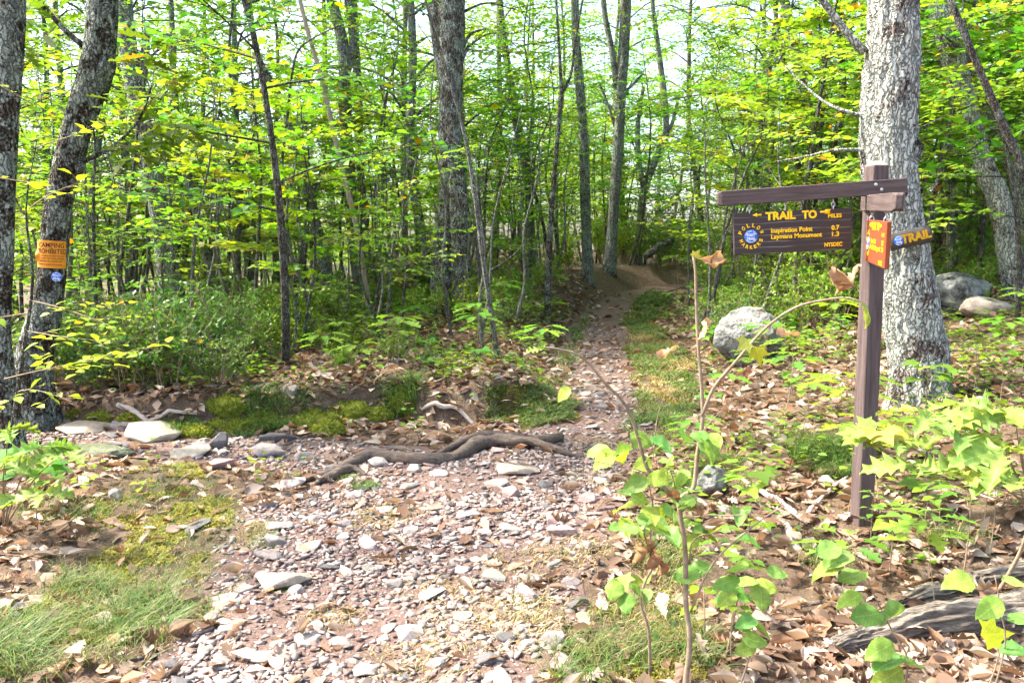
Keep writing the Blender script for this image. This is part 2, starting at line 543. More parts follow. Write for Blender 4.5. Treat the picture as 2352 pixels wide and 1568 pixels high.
M_ROOT = m_noise("root_bark", [(.28, (.05, .038, .028)), (.55, (.155, .12, .095)), (.8, (.30, .25, .205))], 10, 8, mapping=(1, 5, 5), bump=.8, dist=.012, fine=40)
M_LOG = m_noise("rotten_log", [(.32, (.025, .019, .014)), (.45, (.17, .14, .11)), (.72, (.42, .375, .32))], 5, 9, mapping=(.8, 7, 7), bump=.9, dist=.02, fine=30)
M_STICK = m_noise("bleached_stick", [(.3, (.26, .21, .17)), (.7, (.52, .46, .40))], 8, 5, mapping=(1, 4, 4), bump=.4, dist=.006)

# ================================================================== THE SETTING
def axis(lo, hi, step, far_lo, far_hi, g=1.13):
    a = list(np.arange(lo, hi, step))
    s, v = step, hi
    while v < far_hi:
        a.append(v); s *= g; v += s
    a.append(far_hi)
    s, v, pre = step, lo, []
    while v > far_lo:
        s *= g; v -= s; pre.append(max(v, far_lo))
    return np.array(sorted(set(pre)) + a)


gx = axis(-7, 7, .075, -320, 320)
gy = axis(.5, 15, .075, -320, 420)
X, Y = np.meshgrid(gx, gy, indexing='ij')
Z = hz(X, Y)
Z = Z - .035 * sst(.0, -.10, trail_d(X, Y)) * sst(30, 26, Y)
nx, ny = X.shape
ii = (np.arange(nx - 1)[:, None] * ny + np.arange(ny - 1)[None]).ravel()
me = mesh_np("ground", np.stack([X, Y, Z], -1).reshape(-1, 3), np.stack([ii, ii + ny, ii + ny + 1, ii + 1], -1), None, True, (M_GROUND,))
ground = ob("ground", me); ground["kind"] = "structure"

px_ = np.arange(-11, 9, .06); py_ = np.arange(.6, 27, .06)
X, Y = np.meshgrid(px_, py_, indexing='ij')
Z = hz(X, Y) + .004 + .012 * fbm(X * 14, Y * 14, 0, 21, 3)
D = trail_d(X, Y)
nx, ny = X.shape
ii = (np.arange(nx - 1)[:, None] * ny + np.arange(ny - 1)[None])
keep = (np.maximum(np.maximum(D[:-1, :-1], D[1:, 1:]), np.maximum(D[1:, :-1], D[:-1, 1:])) < .03).ravel()
ii = ii.ravel()[keep]
q = np.stack([ii, ii + ny, ii + ny + 1, ii + 1], -1)
u, inv = np.unique(q, return_inverse=True)
me = mesh_np("trail", np.stack([X, Y, Z], -1).reshape(-1, 3)[u], inv.reshape(q.shape), None, True, (M_PATH,))
trail = ob("trail", me); trail["kind"] = "structure"

# ================================================================== TREES
GREEN_Y = np.array([[.25, .37, .03], [.20, .34, .03], [.31, .39, .03], [.16, .31, .035]])
GREEN_M = np.array([[.14, .28, .04], [.12, .25, .04], [.18, .31, .04], [.22, .33, .04]])
GREEN_D = np.array([[.10, .19, .05], [.12, .23, .05], [.08, .16, .045], [.15, .25, .05]])


def pick(pal, n, jit=.18, odd=.02):
    c = pal[rng.integers(0, len(pal), n)] * (1 + jit * rng.normal(size=(n, 1)))
    k = rng.random(n) < odd
    c[k] = np.array([.34, .21, .02]) * (1 + .3 * rng.normal(size=(k.sum(), 1)))
    return np.clip(c, .01, .6)


def spray(W, Lf, p0, d, L, ls, kind, pal, r0, droop=.12, dens=1.0, odd=.02, ntw=None):
    """a flat leafy branch: axis, side twigs and leaves in one layer"""
    d = unit(np.asarray(d, float))
    side = unit(np.cross(d, [0, 0, 1])); up = np.cross(side, d)
    n = 7
    t = np.linspace(0, 1, n)
    wob = rng.normal(size=2) * .12
    ax = p0 + d * (t * L)[:, None] + side * (wob[0] * L * t * t)[:, None] + up * ((-droop * t * t + wob[1] * .3 * np.sin(t * 3)) * L)[:, None]
    v, f = tube(ax, r0 * (1 - .8 * t), 4, cap=False)
    W.add(v, f)
    ntw = ntw or max(4, int(L / .13))
    P, Dv, Nv = [], [], []
    for i in range(ntw):
        tt = .18 + .8 * (i + rng.random() * .6) / ntw
        b = np.array([np.interp(tt, t, ax[:, k]) for k in range(3)])
        sg = 1 if i % 2 else -1
        td = unit(d * (.65 + .2 * rng.random()) + side * sg * (.75 + .2 * rng.random()) + up * rng.normal() * .16)
        tl = L * (.16 + .36 * (1 - tt)) * (.7 + .6 * rng.random())
        if rng.random() < .9:
            e = b + td * tl + np.array([0, 0, -.08 * tl])
            v, f = tube(np.array([b, (b + e) / 2 + up * .02 * tl, e]), np.array([r0 * .35, r0 * .25, r0 * .1]), 3, cap=False)
            W.add(v, f)
        m = max(2, int(tl / (ls * .62) * dens))
        s = (np.arange(m) + rng.random(m) * .5 + .3) / m
        q = b + td * (s * tl)[:, None] + np.array([0, 0, -.08]) * (s * s * tl)[:, None]
        tside = unit(np.cross(td, [0, 0, 1]))
        sgn = np.where(np.arange(m) % 2, 1, -1)[:, None]
        ld = unit(td * .6 + tside * sgn * .85 + rng.normal(size=(m, 3)) * .22 + np.array([0, 0, -.12]))
        P.append(q); Dv.append(ld)
        Nv.append(unit(np.array([0, 0, 1.0]) + rng.normal(size=(m, 3)) * .30))
    P = np.concatenate(P); Dv = np.concatenate(Dv); Nv = np.concatenate(Nv)
    N_ = len(P)
    leaves(Lf, kind, P, Dv, Nv, ls * (.7 + .55 * rng.random(N_)), pick(pal, N_, .16, odd))


def woody(name, H, r, h0, nbr, Lb, ls, kind, pal, bark, wander=.03, odd=.02, dens=1.0, rise=.35, top=.5, seg=8):
    """stem mesh and leaf mesh of a tree or sapling, base at origin"""
    W, Lf = MB(), MB()
    k = 6
    pts = np.zeros((k, 3)); pts[:, 2] = np.linspace(-.15, H, k)
    pts[1:, :2] = np.cumsum(rng.normal(size=(k - 1, 2)) * wander * H, 0) * .5
    sp = spline(pts, 22)
    t = np.linspace(0, 1, 22)
    v, f = tube(sp, r * (1 - .82 * t ** 1.1), seg, lump=.10, seed=int(rng.integers(99)), flare=.35 if r > .08 else .15)
    W.add(v, f)
    a = rng.random() * 6.28
    for i in range(nbr):
        tt = h0 + (1 - h0) * ((i + rng.random()) / nbr) ** (1.45 if Lb > 1.9 else .9)
        b = np.array([np.interp(tt, t, sp[:, q]) for q in range(3)])
        a += 2.4 + rng.normal() * .4
        k = 1 - abs((tt - h0) / (1 - h0) - .35) * .9
        L = Lb * (.45 + .75 * k) * (.7 + .5 * rng.random())
        d = np.array([math.cos(a), math.sin(a), rise * (.3 + rng.random()) + .5 * max(0, tt - .75)])
        if Lb > 1.9:
            # limb first, then three sprays
            e = b + unit(d) * L * .55
            mid = (b + e) / 2 + np.array([0, 0, .08 * L])
            v, f = tube(spline([b, mid, e], 6), np.linspace(r * .30, r * .12, 6), 5, cap=False); W.add(v, f)
            for s in range(3):
                dd = unit(unit(d) + rng.normal(size=3) * np.array([.55, .55, .22]))
                spray(W, Lf, e if s else mid, dd, L * .6, ls, kind, pal, r * .10, dens=dens, odd=odd, ntw=11)
        else:
            spray(W, Lf, b, d, L, ls, kind, pal, max(r * .28, .004), dens=dens, odd=odd)
    spray(W, Lf, sp[-1], np.array([.4, .2, 1]), Lb * .5, ls, kind, pal, r * .12, dens=dens, odd=odd)
    return W.mesh(name + "_wood", bark, True), Lf.mesh(name + "_leaves", M_LEAF)


SAPS = []
for i in range(9):
    H = (2.6, 3.4, 4.6, 5.4, 3.0, 6.2, 4.0, 2.2, 5.0)[i]
    pal = (GREEN_Y, GREEN_M, GREEN_Y, GREEN_M, GREEN_Y, GREEN_M, GREEN_Y, GREEN_M, GREEN_M)[i]
    SAPS.append(woody("sapling%d" % i, H, .012 + .005 * H, .27, int(6 + H * 2.0), .85 + .10 * H, (.075, .10, .065, .13, .08, .085, .14, .07, .10)[i],
                      ('ovate', 'ovate', 'ovate', 'maple', 'ovate', 'ovate', 'maple', 'ovate', 'ovate')[i], pal, M_BARKS, wander=.055, odd=.03, dens=(1.0, 1.15, .9, 1.2, 1.0, 1.0, 1.2, 1.0, 1.15)[i]))
TREES = []
for i in range(5):
    H = (12.5, 14, 11, 15.5, 13)[i]
    TREES.append(woody("tree%d" % i, H, .055 + .0045 * H * (.8, 1.2, .7, 1.3, 1.0)[i], (.24, .30, .2, .34, .26)[i], 22, 2.7, .14, 'far',
                       (GREEN_M, GREEN_Y, GREEN_M, GREEN_M, GREEN_Y)[i], (M_BARK, M_BARK, M_BARKD, M_BARK, M_BARKD)[i], wander=.03, dens=.85, seg=10))
# crowns for the tall near trees (above the frame)
CROWNS = []
for i in range(3):
    W, Lf = MB(), MB()
    for k in range(22):
        a = rng.random() * 6.28; rr = 2.6 * math.sqrt(rng.random()); zz = rng.random() * 5.0
        b = np.array([0, 0, zz * .6])
        e = np.array([math.cos(a) * rr, math.sin(a) * rr, zz + .8])
        v, f = tube(spline([b, (b + e) / 2 + [0, 0, .2], e], 5), np.linspace(.045, .015, 5), 4, cap=False); W.add(v, f)
        spray(W, Lf, e, np.array([math.cos(a), math.sin(a), .2]) + rng.normal(size=3) * .4, 1.5, .13, 'far', GREEN_M, .012, ntw=10, dens=.8)
    CROWNS.append((W.mesh("crown%d_limbs" % i, M_BARK, True), Lf.mesh("crown%d_leaves" % i, M_LEAF)))


def trunk_px(name, label, Yd, pts, widths, bark, forks=(), top=11.0, crown=None, crown_off=(0, 0), crown_sc=1.0, seg=14, n=46, relief=.012, cell=.03, lump=.12, flare=.3, cat="tree", dead=False, group=None, loc_dy=0, base_y=None):
    """a tree drawn by the pixels its trunk passes through, standing at depth Yd; pts run from the base up"""
    base = GY(pts[0][0], Yd) if base_y is None else G(pts[0][0], base_y)
    root = thing(name, label, cat, base, 0, group)
    P = [np.array([base[0], Yd, base[2] - .15])] + [at(x, y, Yd) for x, y in pts[1:]]
    k = Yd / F
    ws = {'curved': .6}.get(name, 1.0) * (.76 if Yd >= 9.5 else 1.0) * (1.0 if name == 'twin_trunk_tree' else 1.0) * (.62 if name in ('crooked_dark_tree', 'forked_dark_tree') else 1.0)
    r = [w * k * ws / 2 for w in widths]
    if not dead:
        a, b = P[-2], P[-1]
        d = unit(b - a)
        H = max(top, b[2] + 1.5)
        steps = 4
        for s in range(1, steps + 1):
            q = b + (d * .5 + np.array([0, 0, .8])) * ((H - b[2]) * s / steps) / max(.8 + d[2] * .5, .4)
            P.append(q); r.append(r[-1] * .84)
    P = np.array(P) - base
    sp = spline(P, n)
    L = np.concatenate([[0], np.cumsum(np.linalg.norm(np.diff(P, axis=0), axis=1))])
    rs = np.interp(np.linspace(0, L[-1], n), L, r)
    v, f = tube(sp, rs, seg, bark=relief, cell=cell, lump=lump, seed=len(name) + int(pts[0][0]) % 50, flare=flare)
    mb = MB(); mb.add(v, f)
    tr = ob("trunk", mb.mesh(name + "_trunk", bark, True), root)
    for fp, fw in forks:
        q = np.array([at(x, y, Yd + dz) for x, y, dz in [(p + (0,)) if len(p) == 2 else p for p in fp]]) - base
        m2 = MB()
        w = np.array(fw) * k * ws / 2
        n2 = 14
        L2 = np.concatenate([[0], np.cumsum(np.linalg.norm(np.diff(q, axis=0), axis=1))])
        sp2 = spline(q, n2)
        v, f = tube(sp2, np.interp(np.linspace(0, L2[-1], n2), L2, w), 8, lump=.1, seed=int(fp[0][0]) % 40)
        m2.add(v, f)
        ob("limb", m2.mesh(name + "_limb", bark, True), root)
    if crown is not None and not dead:
        c = sp[int(n * .80)]
        o = ob("crown", CROWNS[crown][1], root, (c[0] + crown_off[0], c[1] + crown_off[1], c[2]), (0, 0, rng.random() * 6.28), crown_sc)
        ob("branches", CROWNS[crown][0], root, o.location, o.rotation_euler, crown_sc)["kind"] = "stuff"
    return root, base, sp, rs


T = {}
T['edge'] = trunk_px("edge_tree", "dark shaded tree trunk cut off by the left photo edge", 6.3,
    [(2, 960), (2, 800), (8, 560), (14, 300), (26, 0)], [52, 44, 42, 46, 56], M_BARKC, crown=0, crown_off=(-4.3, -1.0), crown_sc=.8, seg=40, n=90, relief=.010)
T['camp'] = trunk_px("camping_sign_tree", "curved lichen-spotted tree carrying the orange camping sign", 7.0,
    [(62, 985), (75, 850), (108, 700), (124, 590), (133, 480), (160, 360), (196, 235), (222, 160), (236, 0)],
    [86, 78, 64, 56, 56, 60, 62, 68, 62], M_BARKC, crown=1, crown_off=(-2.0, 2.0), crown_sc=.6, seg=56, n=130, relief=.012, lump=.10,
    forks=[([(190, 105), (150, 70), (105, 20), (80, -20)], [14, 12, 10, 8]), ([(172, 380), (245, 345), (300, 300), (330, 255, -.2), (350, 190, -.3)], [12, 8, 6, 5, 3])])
# burl on the camping tree is part of it
T['left'] = trunk_px("leaning_left_tree", "tall grey lichened tree with a broken side stub left of centre", 12.0,
    [(412, 800), (398, 700), (372, 520), (350, 400), (326, 270), (306, 180), (288, 60), (282, 0)], [86, 70, 58, 52, 52, 50, 50, 50], M_BARK, crown=2, crown_off=(-2, 2), seg=36, n=80,
    forks=[([(316, 230), (332, 150), (336, 85), (340, 62)], [30, 26, 22, 16]), ([(340, 405), (310, 400), (270, 385)], [12, 10, 7]), ([(330, 150), (375, 105), (420, 95, -.4)], [8, 7, 4])])
T['leftslim'] = trunk_px("slim_leaning_tree", "slim tree leaning left behind the grey left tree", 14.5,
    [(505, 740), (478, 600), (440, 450), (412, 330), (400, 200), (395, 60)], [26, 22, 20, 18, 18, 16], M_BARK, crown=0, seg=14)
T['curved'] = trunk_px("crooked_dark_tree", "thin crooked dark tree bending right near its top", 10.5,
    [(690, 770), (676, 640), (655, 480), (648, 380), (660, 270), (668, 190), (684, 118), (730, 82), (790, 55)], [20, 16, 14, 13, 13, 11, 10, 7, 4], M_BARKD, dead=True, seg=12, relief=.004,
    forks=[([(652, 330), (600, 290), (540, 240), (480, 200)], [6, 5, 4, 2]), ([(663, 235), (690, 225), (700, 250)], [5, 4, 2]), ([(650, 395), (590, 370), (520, 300)], [5, 4, 2])])
T['dead'] = trunk_px("bare_dead_pole_tree", "bare tan dead trunk leaning left with no bark", 13.0,
    [(850, 680), (822, 540), (790, 405), (762, 285), (735, 170), (706, 70), (684, -20)], [20, 17, 15, 15, 14, 12, 11], M_DEAD, dead=True, seg=12, relief=.003,
    forks=[([(745, 220), (725, 205), (715, 195)], [6, 5, 3])])
T['twinb'] = trunk_px("grey_pair_tree", "grey tree with pale bark right of the bare dead trunk", 17.0,
    [(832, 710), (815, 560), (802, 400), (792, 250), (790, 120), (770, 30), (748, -40)], [46, 40, 38, 36, 34, 30, 28], M_BARK, crown=1, seg=24, n=60,
    forks=[([(795, 170), (812, 110), (805, 40), (795, -30)], [26, 24, 24, 22])])
T['twinc'] = trunk_px("grey_pair_tree", "narrow grey tree just right behind the pale paired trunk", 18.5,
    [(850, 690), (835, 500), (826, 350), (822, 200), (815, 80), (812, -20)], [26, 24, 24, 24, 22, 20], M_BARK, crown=2, seg=16)
T['lean'] = trunk_px("mossy_leaning_tree", "leaning greenish tree between crooked tree and bare pole", 16.0,
    [(765, 700), (735, 560), (705, 420), (690, 360), (660, 260), (610, 170), (590, 120)], [36, 32, 30, 28, 26, 22, 18], M_BARK, crown=0, seg=16)
T['twin'] = trunk_px("twin_trunk_tree", "big furrowed twin-trunk tree in the centre of the woods", 13.5,
    [(1022, 745), (1022, 640), (1028, 520), (1034, 400), (1035, 280), (1034, 150), (1034, 60), (1032, -20)], [90, 74, 66, 64, 66, 74, 84, 92], M_BARKT, crown=1, crown_off=(1.5, 3), seg=64, n=120, relief=.022, cell=.045,
    forks=[([(1026, 210), (1014, 120), (1004, 40), (996, -40)], [40, 46, 50, 50]), ([(1046, 190), (1058, 150), (1076, 105)], [12, 11, 8]), ([(1060, 118), (1080, 80), (1115, 66, -.2)], [12, 9, 5])])
# the second stem of the pair
_r, _b = T['twin'][0], T['twin'][1]
P2 = np.array([at(x, y, 13.25) for x, y in [(1064, 760), (1060, 640), (1056, 540), (1051, 430), (1041, 330), (1034, 260)]]) - _b
sp2 = spline(P2, 70)
v, f = tube(sp2, np.interp(np.linspace(0, 1, 70), [0, .3, .6, .85, 1], [.17, .15, .14, .12, .07]), 44, bark=.022, cell=.045, lump=.1, seed=4, flare=.3)
mb = MB(); mb.add(v, f); ob("trunk", mb.mesh("twin_second_trunk", M_BARKT, True), _r)
T['forkdark'] = trunk_px("forked_dark_tree", "dark-based tree forking in two high above the trail's left side", 14.0,
    [(1256, 650), (1262, 560), (1268, 470), (1276, 370), (1284, 280), (1290, 205)], [34, 28, 24, 20, 19, 20], M_BARKD, dead=True, seg=18, n=60,
    forks=[([(1290, 215), (1284, 110), (1276, -20)], [18, 13, 11]), ([(1290, 215), (1312, 170), (1320, 100), (1342, -20)], [16, 12, 11, 9])])
T['slimgrey'] = trunk_px("straight_grey_tree", "straight grey tree with knots right of the forked dark tree", 19.0,
    [(1352, 650), (1346, 520), (1343, 400), (1340, 300), (1330, 180), (1322, 60)], [32, 30, 30, 28, 26, 24], M_BARK, crown=2, seg=18, n=60)
T['trailtree'] = trunk_px("trailside_tree", "bark-furrowed tall tree standing closest to the trail bend", 20.5,
    [(1398, 660), (1404, 560), (1412, 450), (1420, 340), (1424, 240), (1432, 120), (1438, -10)], [38, 33, 31, 31, 31, 32, 32], M_BARK, crown=0, seg=30, n=80, relief=.015,
    forks=[([(1416, 200), (1406, 120), (1390, 40), (1384, -20)], [20, 18, 16, 15]), ([(1432, 215), (1458, 190), (1476, 170)], [9, 8, 6]), ([(1412, 290), (1396, 240), (1376, 190)], [10, 8, 6])])
T['forky'] = trunk_px("branching_trail_tree", "tree forking into crooked limbs just right of the trailside tree", 25.0,
    [(1464, 610), (1470, 520), (1482, 430), (1512, 350), (1530, 300), (1524, 200), (1510, 100), (1500, 20)], [26, 24, 24, 20, 18, 16, 15, 12], M_BARK, crown=1, seg=14,
    forks=[([(1524, 330), (1545, 280), (1560, 215)], [12, 11, 8]), ([(1480, 440), (1468, 370), (1465, 290), (1478, 200)], [18, 16, 14, 10])])
T['backc'] = trunk_px("slanting_back_tree", "pale slanting tree between the twin trunk and forked dark tree", 20.5,
    [(1222, 640), (1220, 560), (1212, 420), (1196, 330), (1178, 220), (1158, 100), (1146, -10)], [28, 26, 26, 24, 24, 22, 20], M_BARK, crown=2, seg=14)
T['right'] = trunk_px("lichened_right_tree", "massive pale lichened tree behind the brown signpost", 6.4,
    [(2124, 960), (2110, 840), (2092, 730), (2076, 620), (2056, 500), (2044, 400), (2040, 300), (2044, 190), (2052, 80), (2054, -10)],
    [126, 122, 120, 116, 112, 112, 118, 112, 106, 104], M_BARKW, crown=1, crown_off=(2.6, 1.6), seg=120, n=240, relief=.030, cell=.032, lump=.08, flare=.22,
    forks=[([(1985, 120), (1940, 70), (1880, -10), (1850, -40)], [22, 18, 14, 10]), ([(1992, 345), (1920, 345), (1850, 360, .2), (1780, 372, .3)], [9, 7, 5, 3]), ([(2000, 270), (1940, 255), (1880, 225, .2), (1800, 150, .4)], [9, 8, 6, 3])])
T['rlean'] = trunk_px("leaning_grey_tree", "grey lichened tree leaning left beyond the big right tree", 10.0,
    [(2345, 590), (2300, 480), (2262, 390), (2236, 310), (2206, 200), (2182, 100), (2160, 0)], [68, 62, 58, 56, 60, 66, 66], M_BARKW, crown=2, crown_off=(1, 1), seg=48, n=100, relief=.016)
T['rlean2'] = trunk_px("leaning_shaded_tree", "dark tree leaning left behind the grey leaning one", 11.2,
    [(2395, 560), (2345, 420), (2300, 310), (2250, 210), (2205, 130), (2150, 50), (2110, -10)], [60, 58, 54, 50, 46, 40, 38], M_BARK, crown=0, crown_off=(2, 2), seg=26, n=70)
T['rthin'] = trunk_px("bent_thin_tree", "thin bare pale stem arching in from the right photo edge", 6.0,
    [(2440, 620), (2385, 480), (2348, 380), (2310, 300), (2262, 190), (2215, 80), (2180, -10)], [20, 19, 18, 17, 15, 14, 12], M_BARKS, dead=True, seg=12, relief=.002)
T['rback'] = trunk_px("kinked_back_tree", "dark kinked slim tree left of the big lichened tree", 13.0,
    [(1915, 560), (1918, 430), (1914, 330), (1932, 270), (1936, 190), (1930, 100), (1926, -10)], [20, 18, 20, 20, 18, 16, 14], M_BARKD, crown=1, seg=14)
T['rback2'] = trunk_px("far_lean_tree", "slim tree leaning left above the hanging brown board", 14.0,
    [(1880, 560), (1850, 440), (1822, 350), (1812, 240), (1800, 140), (1780, 20)], [22, 20, 17, 15, 14, 12], M_BARKD, crown=2, seg=14)
T['rback3'] = trunk_px("pale_back_tree", "pale blotched trunk in the woods above the crossarm", 17.0,
    [(1905, 520), (1890, 420), (1868, 310), (1842, 200), (1822, 100), (1800, -10)], [36, 34, 32, 30, 30, 28], M_BARKW, crown=0, seg=16)
T['rback4'] = trunk_px("white_patched_tree", "white-patched slim trunk right of the old plank sign", 13.0,
    [(2190, 560), (2182, 440), (2180, 330), (2176, 200), (2170, 60)], [24, 22, 22, 20, 18], M_BARKW, crown=2, seg=14)

# burl of the camping tree
_r, _b, _s, _ = T['camp']
c = at(240, 158, 6.98) - _b
bm = bmesh.new(); bmesh.ops.create_icosphere(bm, subdivisions=3, radius=1)
for w in bm.verts:
    n = 1 + .5 * float(fbm(w.co.x * 2 + 5, w.co.y * 2, w.co.z * 2, 3))
    w.co = Vector((w.co.x * .075 * n, w.co.y * .10 * n, w.co.z * .13 * n))
me = bpy.data.meshes.new("burl"); bm.to_mesh(me); bm.free(); me.materials.append(M_BARKC)
me.polygons.foreach_set("use_smooth", np.ones(len(me.polygons), bool))
ob("burl", me, _r, c, (0, R(20), 0))
c = at(184, 384, 6.92) - _b
ob("burl", me, _r, c, (0, 0, 1), .45)
c = at(2100, 345, 6.3) - T['right'][1]
o = ob("burl", me, T['right'][0], c, (0, 0, 2), .75)

# oak leaves on the low limbs of the camping tree
W, Lf = MB(), MB()
for (x, y, Yd, dx, dy_, dz, L) in [(250, 345, 7, 1, -.2, .25, .55), (300, 300, 6.9, 1, .2, .1, .55), (330, 260, 6.8, .6, -.3, .5, .5), (350, 200, 6.7, .2, -.3, .5, .4), (270, 330, 7, .6, -.5, -.2, .5),
                                   (320, 285, 6.8, 1, -.3, -.15, .6), (290, 310, 6.9, .2, -.5, .6, .45), (105, 25, 7, -.6, -.3, .1, .5), (150, 70, 7, -.5, .3, .6, .5), (120, 40, 7, -1, -.2, -.2, .55), (130, 60, 6.9, -.6, -.4, -.6, .5)]:
    spray(W, Lf, at(x, y, Yd) - _b, np.array([dx, dy_, dz]), L, .20, 'oak', GREEN_M * .8, .006, ntw=8, dens=1.2)
ob("twigs", W.mesh("camp_twigs", M_TWIG, True), _r)["kind"] = "stuff"
ob("foliage", Lf.mesh("camp_oak_leaves", M_LEAF), _r)

HERO = [(t[1][0], t[1][1]) for t in T.values()]


def zone(x, y):
    px = 1176 + F * x / y
    if px < 260: return "left of the camping tree" if px < 90 else "just right of the camping tree"
    if px < 640: return "around the tall grey left tree"
    if px < 960: return "between bare pole and twin trunk"
    if px < 1180: return "behind the twin-trunk tree"
    if px < 1420: return "left of the trail bend"
    if px < 1680: return "around the trail's far end"
    if px < 1990: return "behind the hanging brown board"
    return "right of the big lichened tree"


def far_enough(x, y, lst, d):
    return all((x - a) ** 2 + (y - b) ** 2 > d * d for a, b in lst)


def add_copy(pair, name, label, cat, loc, group, rz, sc, tilt=0.0):
    root = thing(name, label, cat, loc, rz, group, sc)
    root.rotation_euler = (rng.normal() * tilt, rng.normal() * tilt, rz)
    ob("trunk", pair[0], root)
    ob("crown", pair[1], root)
    return root


# woodland trees behind
placed = list(HERO)
cnt = 0
tries = 0
while cnt < 115 and tries < 6000:
    tries += 1
    y = 15 + 50 * rng.random() ** 1.25
    x = (rng.random() * 2 - 1) * (y * .74 + 2)
    if abs(x - tcx(y)) < 1.5 or not far_enough(x, y, placed, 1.7 + .012 * y): continue
    pxx = 1176 + F * x / y
    if y < 24 and (1440 < pxx < 1600): continue
    k = int(rng.integers(5)); placed.append((x, y)); cnt += 1
    kind = ("slender grey tree", "tall grey-barked tree", "thin dark tree", "stout grey tree", "dark straight tree")[k]
    dist = "near" if y < 24 else ("mid-distance" if y < 38 else "far-off")
    add_copy(TREES[k], "woodland_tree", "%s %s %s" % (dist, kind, zone(x, y)), "tree", (x, y, float(hz(x, y)) - .05),
             "trees of the woods behind the trail fork", rng.random() * 6.28, .8 + .35 * rng.random(), .05)

# saplings
sap_pos = []
cnt = tries = 0
while cnt < 225 and tries < 9000:
    tries += 1
    y = 8.6 + 22 * rng.random() ** 1.3
    x = (rng.random() * 2 - 1) * (y * .70 + 1)
    if abs(x - tcx(y)) < 1.35 + .02 * y or not far_enough(x, y, sap_pos, .6) or not far_enough(x, y, HERO, .35): continue
    pxx = 1176 + F * x / y
    if y < 9.5 and 700 < pxx < 1700: continue
    if y < 22 and 1440 < pxx < 1590: continue
    if 1600 < pxx < 2000 and y < 10.5: continue
    if (955 < pxx < 1115 and y < 13.6) or (1235 < pxx < 1300 and y < 13.5) or (1375 < pxx < 1450 and y < 16.5) or (330 < pxx < 440 and y < 11): continue
    k = int(rng.integers(9))
    if y < 12 and k in (3, 5): k = 4
    if pxx > 1500: k = (1, 3, 5, 7, 8, 1, 6, 7, 8)[k]
    sap_pos.append((x, y)); cnt += 1
    dist = "near" if y < 13 else ("mid-distance" if y < 20 else "far-off")
    add_copy(SAPS[k], "sapling", "%s %s sapling %s" % (dist, ("small yellow-green", "small green", "yellow-green", "tall green", "short yellow-green", "very tall green", "bright yellow-green", "low green", "slender green")[k], zone(x, y)),
             "sapling", (x, y, float(hz(x, y)) - .02), "understory saplings", rng.random() * 6.28, .75 + .5 * rng.random(), .06)

cnt = tries = 0
while cnt < 60 and tries < 3000:
    tries += 1
    y = 27 + 30 * rng.random(); x = (rng.random() * 2 - 1) * y * .68
    if not far_enough(x, y, sap_pos, 1.8): continue
    k = (2, 3, 5, 6, 8)[int(rng.integers(5))]
    sap_pos.append((x, y)); cnt += 1
    add_copy(SAPS[k], "sapling", "farthest %s sapling %s" % (("", "", "yellow-green", "tall green", "", "very tall green", "bright", "", "slender green")[k], zone(x, y)),
             "sapling", (x, y, float(hz(x, y)) - .02), "understory saplings", rng.random() * 6.28, 1.2 + .6 * rng.random(), .05)

# ================================================================== SIGNS
M_POST = m_noise("brown_stain", [(.28, (.055, .036, .034)), (.5, (.10, .072, .068)), (.75, (.155, .12, .112))], 12, 9, mapping=(4, 4, .25), bump=.5, dist=.005, rough=.75, fine=90)
M_ARM = m_noise("brown_stain_arm", [(.28, (.05, .033, .031)), (.5, (.092, .066, .062)), (.76, (.15, .118, .11))], 12, 9, mapping=(.25, 4, 4), bump=.5, dist=.005, rough=.75, fine=90)
M_CAP = m_noise("bare_end_grain", [(.3, (.26, .22, .17)), (.7, (.38, .33, .27))], 20, 5)


def m_board(name, base, light, scale=4.0):
    m, t, N, L = mat(name)
    tc = N("TexCoord"); mp = N("Mapping"); mp.inputs["Scale"].default_value = (1, 3, 4.2); L(tc.outputs["Object"], mp.inputs[0])
    w = N("TexWave"); w.wave_type = 'RINGS'; w.inputs["Scale"].default_value = scale; w.inputs["Distortion"].default_value = 5; w.inputs["Detail"].default_value = 3; w.inputs["Detail Scale"].default_value = .8
    mp.inputs["Location"].default_value = (.36, .1, -.2)
    L(mp.outputs[0], w.inputs["Vector"])
    n = N("TexNoise"); n.inputs["Scale"].default_value = 4; L(tc.outputs["Object"], n.inputs["Vector"])
    r = ramp(N, [(.90, g3(0)), (.985, g3(1))]); L(w.outputs["Fac"], r.inputs[0])
    r2 = ramp(N, [(.45, g3(0)), (.62, g3(1))]); L(n.outputs["Fac"], r2.inputs[0])
    mu = N("Math", operation='MULTIPLY'); L(r.outputs[0], mu.inputs[0]); L(r2.outputs[0], mu.inputs[1])
    m2 = N("Math", operation='MULTIPLY'); m2.inputs[1].default_value = .55; L(mu.outputs[0], m2.inputs[0])
    mx = N("Mix", data_type='RGBA'); L(m2.outputs[0], mx.inputs[0]); mx.inputs[6].default_value = (*base, 1); mx.inputs[7].default_value = (*light, 1)
    p = N("BsdfPrincipled"); p.inputs["Roughness"].default_value = .7; p.inputs["Specular IOR Level"].default_value = .25
    n5 = N("TexNoise"); n5.inputs["Scale"].default_value = 60; mp5 = N("Mapping"); mp5.inputs["Scale"].default_value = (.12, 1, 1); L(tc.outputs["Object"], mp5.inputs[0]); L(mp5.outputs[0], n5.inputs["Vector"])
    bp = N("Bump"); bp.inputs["Strength"].default_value = .3; bp.inputs["Distance"].default_value = .003; L(n5.outputs["Fac"], bp.inputs["Height"]); L(bp.outputs[0], p.inputs["Normal"])
    L(mx.outputs[2], p.inputs["Base Color"])
    o = N("OutputMaterial"); L(p.outputs[0], o.inputs[0])
    return m


